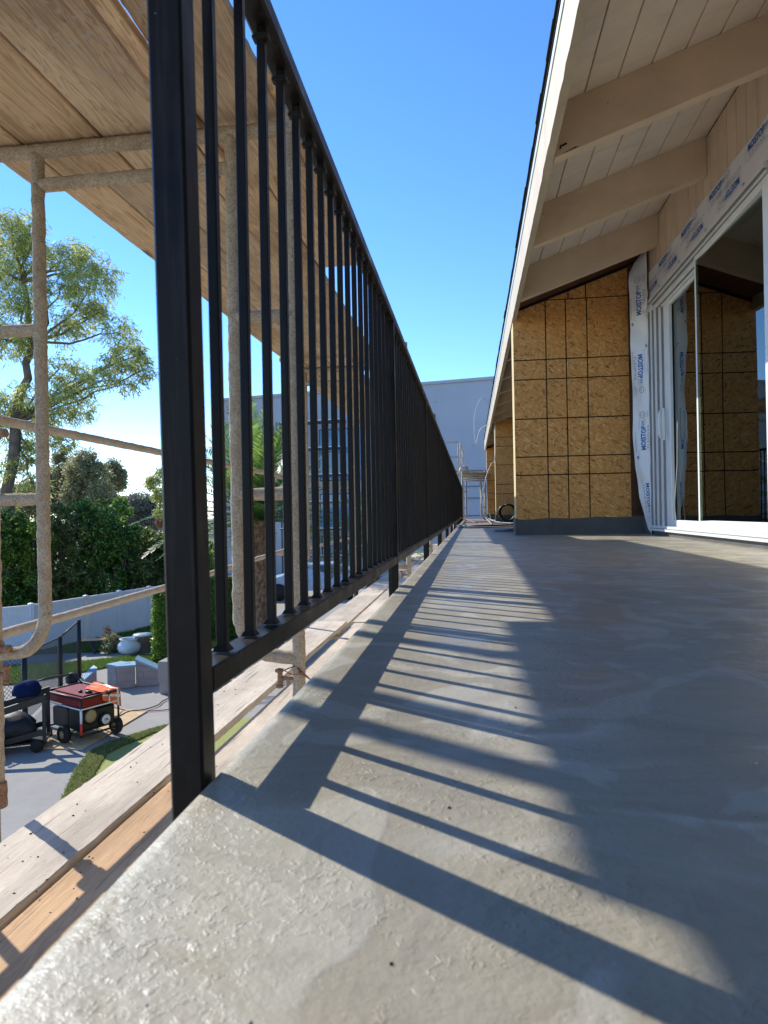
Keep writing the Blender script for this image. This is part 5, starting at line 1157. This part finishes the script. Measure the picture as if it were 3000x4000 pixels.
# vest over the tank
vs = []; nu, nv_ = 16, 14
for i in range(nu + 1):
    for j in range(nv_ + 1):
        a = i / nu; b = j / nv_; x = .02 + .30 * a + .30 * b * a; y = -.34 - .32 * b
        z = H1 + .045 + .02 * noise.noise(Vector((a * 5, b * 5, 1)))
        if a < .38: q_ = (.38 - a) / .38; x = -.02 - .03 * noise.noise(Vector((b * 4, 0, 0))) + .02 * (1 - q_); z = H1 + .045 - q_ * (.12 + .17 * b)
        else: x = .0 + (a - .38) / .62 * (.45 + .25 * b)
        vs.append((x, y, z))
vo = MB().add(vs, [(i * (nv_ + 1) + j, i * (nv_ + 1) + j + 1, (i + 1) * (nv_ + 1) + j + 1, (i + 1) * (nv_ + 1) + j) for i in range(nu) for j in range(nv_) ], True)
t = tag(empty('safety_vest', (c0.x, c0.y, GZ), ang), 'orange safety vest with silver tape draped over the generator', 'vest')
vo.build('cloth', M['vest'], t)
tp = MB()
for (j0, j1) in ((5, 6), (11, 12)):
    for i in range(nu):
        tp.add([(vs[k][0] - (.004 if i < 6 else 0), vs[k][1], vs[k][2] + .004) for k in (i * (nv_ + 1) + j0, i * (nv_ + 1) + j1, (i + 1) * (nv_ + 1) + j1, (i + 1) * (nv_ + 1) + j0)], [(0, 1, 2, 3)])
for i0 in (3,):
    tp.add([(vs[k][0] - .005, vs[k][1], vs[k][2] + .004) for j in range(nv_) for k in (i0 * (nv_ + 1) + j, i0 * (nv_ + 1) + j + 1, (i0 + 1) * (nv_ + 1) + j + 1, (i0 + 1) * (nv_ + 1) + j)], [(4 * j, 4 * j + 1, 4 * j + 2, 4 * j + 3) for j in range(nv_)])
tp.build('reflective_tape', M['reflect'], t)
# OSB sheet on the ground
O = [onZ(*p_) for p_ in ((150, 2926), (325, 2929), (576, 2780), (330, 2760))]
o = MB().prism([(p_.x, p_.y) for p_ in O], 2, GZ, GZ + .016).build('ground_board', mk_ground('osb_ground', [(0.35, (0.48, 0.33, 0.16)), (0.65, (0.70, 0.52, 0.30))], 9, .3)); tag(rebase(o, (O[1].x, O[1].y, GZ)), 'sheet of osb lying on the concrete under the generator', 'board')
# cords
cord([onZ(430, 2815, GZ + .02), onZ(470, 2795, GZ + .02), onZ(505, 2778, GZ + .02), onZ(560, 2772, GZ + .02), onZ(615, 2755, GZ + .02), onZ(640, 2736, GZ + .02), onZ(700, 2715, GZ + .02), onZ(800, 2700, GZ + .02)], .010, M['cord_black'], 'power_cord', 'black power cord running from the generator behind the post', 'cord', 'cords from the generator')
cord([onZ(440, 2762, GZ + .15), onZ(480, 2772, GZ + .03), onZ(520, 2779, GZ + .012), onZ(590, 2777, GZ + .012), onZ(653, 2772, GZ + .012), onZ(760, 2760, GZ + .012)], .008, M['cord_red'], 'power_cord', 'red power cord running from the generator behind the post', 'cord', 'cords from the generator')
# tool cart at the left edge
ca, cb = onZ(182, 2930), onZ(-60, 2960); d_ = (cb - ca); d_.z = 0; ang = math.atan2(d_.y, d_.x)
cart = tag(empty('tool_cart', (ca.x, ca.y, GZ), ang), 'dark folding tool cart with a sloping handle rail at the left edge', 'cart')
for y in (0, -.5):
    MB().bbox(0, .05, y - .02, y + .02, .08, .80, .004).build('upright', M['black_vinyl'], cart)
    MB().add([(0, y + o_, z) for o_ in (-.022, .022) for z in (.72, .82)] + [(1.3, y + o_, z) for o_ in (-.022, .022) for z in (.38, .48)], [(0, 1, 5, 4), (2, 6, 7, 3), (0, 4, 6, 2), (1, 3, 7, 5), (0, 2, 3, 1), (4, 5, 7, 6)]).build('sloping_rail', M['black_vinyl'], cart)
    MB().add([(0, y + o_, z) for o_ in (-.022, .022) for z in (.24, .32)] + [(1.3, y + o_, z) for o_ in (-.022, .022) for z in (.0, .08)], [(0, 1, 5, 4), (2, 6, 7, 3), (0, 4, 6, 2), (1, 3, 7, 5), (0, 2, 3, 1), (4, 5, 7, 6)]).build('base_rail', M['black_vinyl'], cart)
w_ = MB().lathe([(0, -.03), (.085, -.03), (.09, 0), (.085, .03), (0, .03)], 20, (.12, .05, .09), 'Y').build('wheel', M['tyre'], cart)
MB().bbox(.0, 1.3, -.48, -.02, .10, .13, .004).build('deck_board', M['black_vinyl'], cart)
def blob(name, mat, label, cat, loc, r, seed, squ=(1, 1, 1)):
    bm = bmesh.new(); bmesh.ops.create_icosphere(bm, subdivisions=3, radius=1)
    for v in bm.verts:
        k = 1 + .22 * noise.noise(v.co * 1.7 + Vector((seed, 0, 0))) + .10 * noise.noise(v.co * 4.5 + Vector((seed, 3, 0))); v.co = Vector((v.co.x * r * squ[0] * k, v.co.y * r * squ[1] * k, max(v.co.z, -.55) * r * squ[2] * k))
    me = bpy.data.meshes.new(name); bm.to_mesh(me); bm.free(); me.materials.append(mat)
    for p_ in me.polygons: p_.use_smooth = True
    o = link(name, me); o.location = loc; return tag(o, label, cat)
cp = lambda x, y, z: (Matrix.Rotation(ang, 4, 'Z') @ Vector((x, y, z))) + Vector((ca.x, ca.y, GZ))
blob('jacket', M['navy'], 'crumpled navy jacket on top of the tool cart', 'jacket', cp(.28, -.22, .86), .2, 3, (1.1, .9, .7))
blob('tool_bag', M['bag'], 'black tool bag in the bottom of the cart', 'bag', cp(.45, -.25, .31), .27, 8, (1.25, .8, .85))
blob('tool_bag', M['bag'], 'unseen second black bag added at the left for its ground shadow', 'bag', cp(1.15, -.3, .36), .32, 12, (1.2, .9, 1.1))  # out of view, added as part of the ground shadow's caster
blob('shadow_sack', M['bag'], 'tall dark sack added out of view to shade the ground', 'sack', cp(1.75, -.1, .5), .45, 15, (1.0, .8, 1.5))  # unseen bulk added to throw the dark pool on the pavement
q = cp(.62, .12, .155); t = tag(empty('paint_can', (q.x, q.y, GZ + .02)), 'open paint can with a brown and white label on the cart', 'can')
MB().lathe([(0, 0), (.082, 0), (.084, .004), (.082, .19), (.088, .195), (.088, .202), (.078, .20), (.076, .05)], 24).build('body', M['white'], t); MB().lathe([(.0835, .02), (.0835, .17)], 24).build('label_band', flat('brown_label', (.12, .03, .025)), t)
MB().lathe([(0, .15), (.076, .15)], 20).build('paint', M['black_vinyl'], t)
blob('cloth_bundle', M['plank_grey'], 'small beige cloth bundle on the left end of the tower planks', 'bundle', (-.24, 22.7, 1.66), .15, 4, (1.0, .8, 1.0))
q = onZ(300, 2665); blob('stone_ornament', M['engine'], 'speckled round stone ornament at the foot of the black fence', 'ornament', (q.x - .1, q.y, GZ + .07), .13, 21)

# grit and chips on the deck and the walkway planks
def chips(name, n, area, z, size, mat, label, seed):
    rng = random.Random(seed); m = MB()
    for _ in range(n):
        x = rng.uniform(area[0], area[1]); y = area[2] + (area[3] - area[2]) * rng.random() ** 1.8; r_ = size * rng.uniform(.4, 1.3) * (.6 + .4 * min(3, y) / 3); a = rng.uniform(0, PI); e = rng.uniform(.3, 1)
        c_, s_ = math.cos(a) * r_, math.sin(a) * r_
        m.add([(x + c_, y + s_, z), (x - s_ * e, y + c_ * e, z), (x - c_, y - s_, z), (x + s_ * e, y - c_ * e, z), (x + c_ * .2, y, z + r_ * .7)], [(0, 1, 4), (1, 2, 4), (2, 3, 4), (3, 0, 4)])
    o = m.build(name, mat); return tag(o, label, 'debris', None, 'stuff')
M['chip'] = flat('dark_chip', (0.05, 0.04, 0.035), 0.9, 0.1); M['chip_pale'] = flat('pale_chip', (0.62, 0.56, 0.46), 0.9, 0.1)
chips('deck_grit', 90, (-.2, 1.85, .35, 7.5), .0005, .0028, M['chip'], 'dark grit scattered over the deck', 1)
chips('deck_chips', 60, (-.2, 1.85, .35, 7.5), .0005, .0035, M['chip_pale'], 'pale chips scattered over the deck', 2)
chips('walkway_chips', 160, (-1.88, -1.2, 1.2, 6.0), ZW + .001, .006, M['chip'], 'dark chips and splinters on the walkway planks', 3)

# ------------------------------------------------------------------ render
S.render.engine = 'CYCLES'
S.cycles.use_denoising = True
S.cycles.max_bounces = 8; S.cycles.transparent_max_bounces = 12
S.render.resolution_x = 768; S.render.resolution_y = 1024
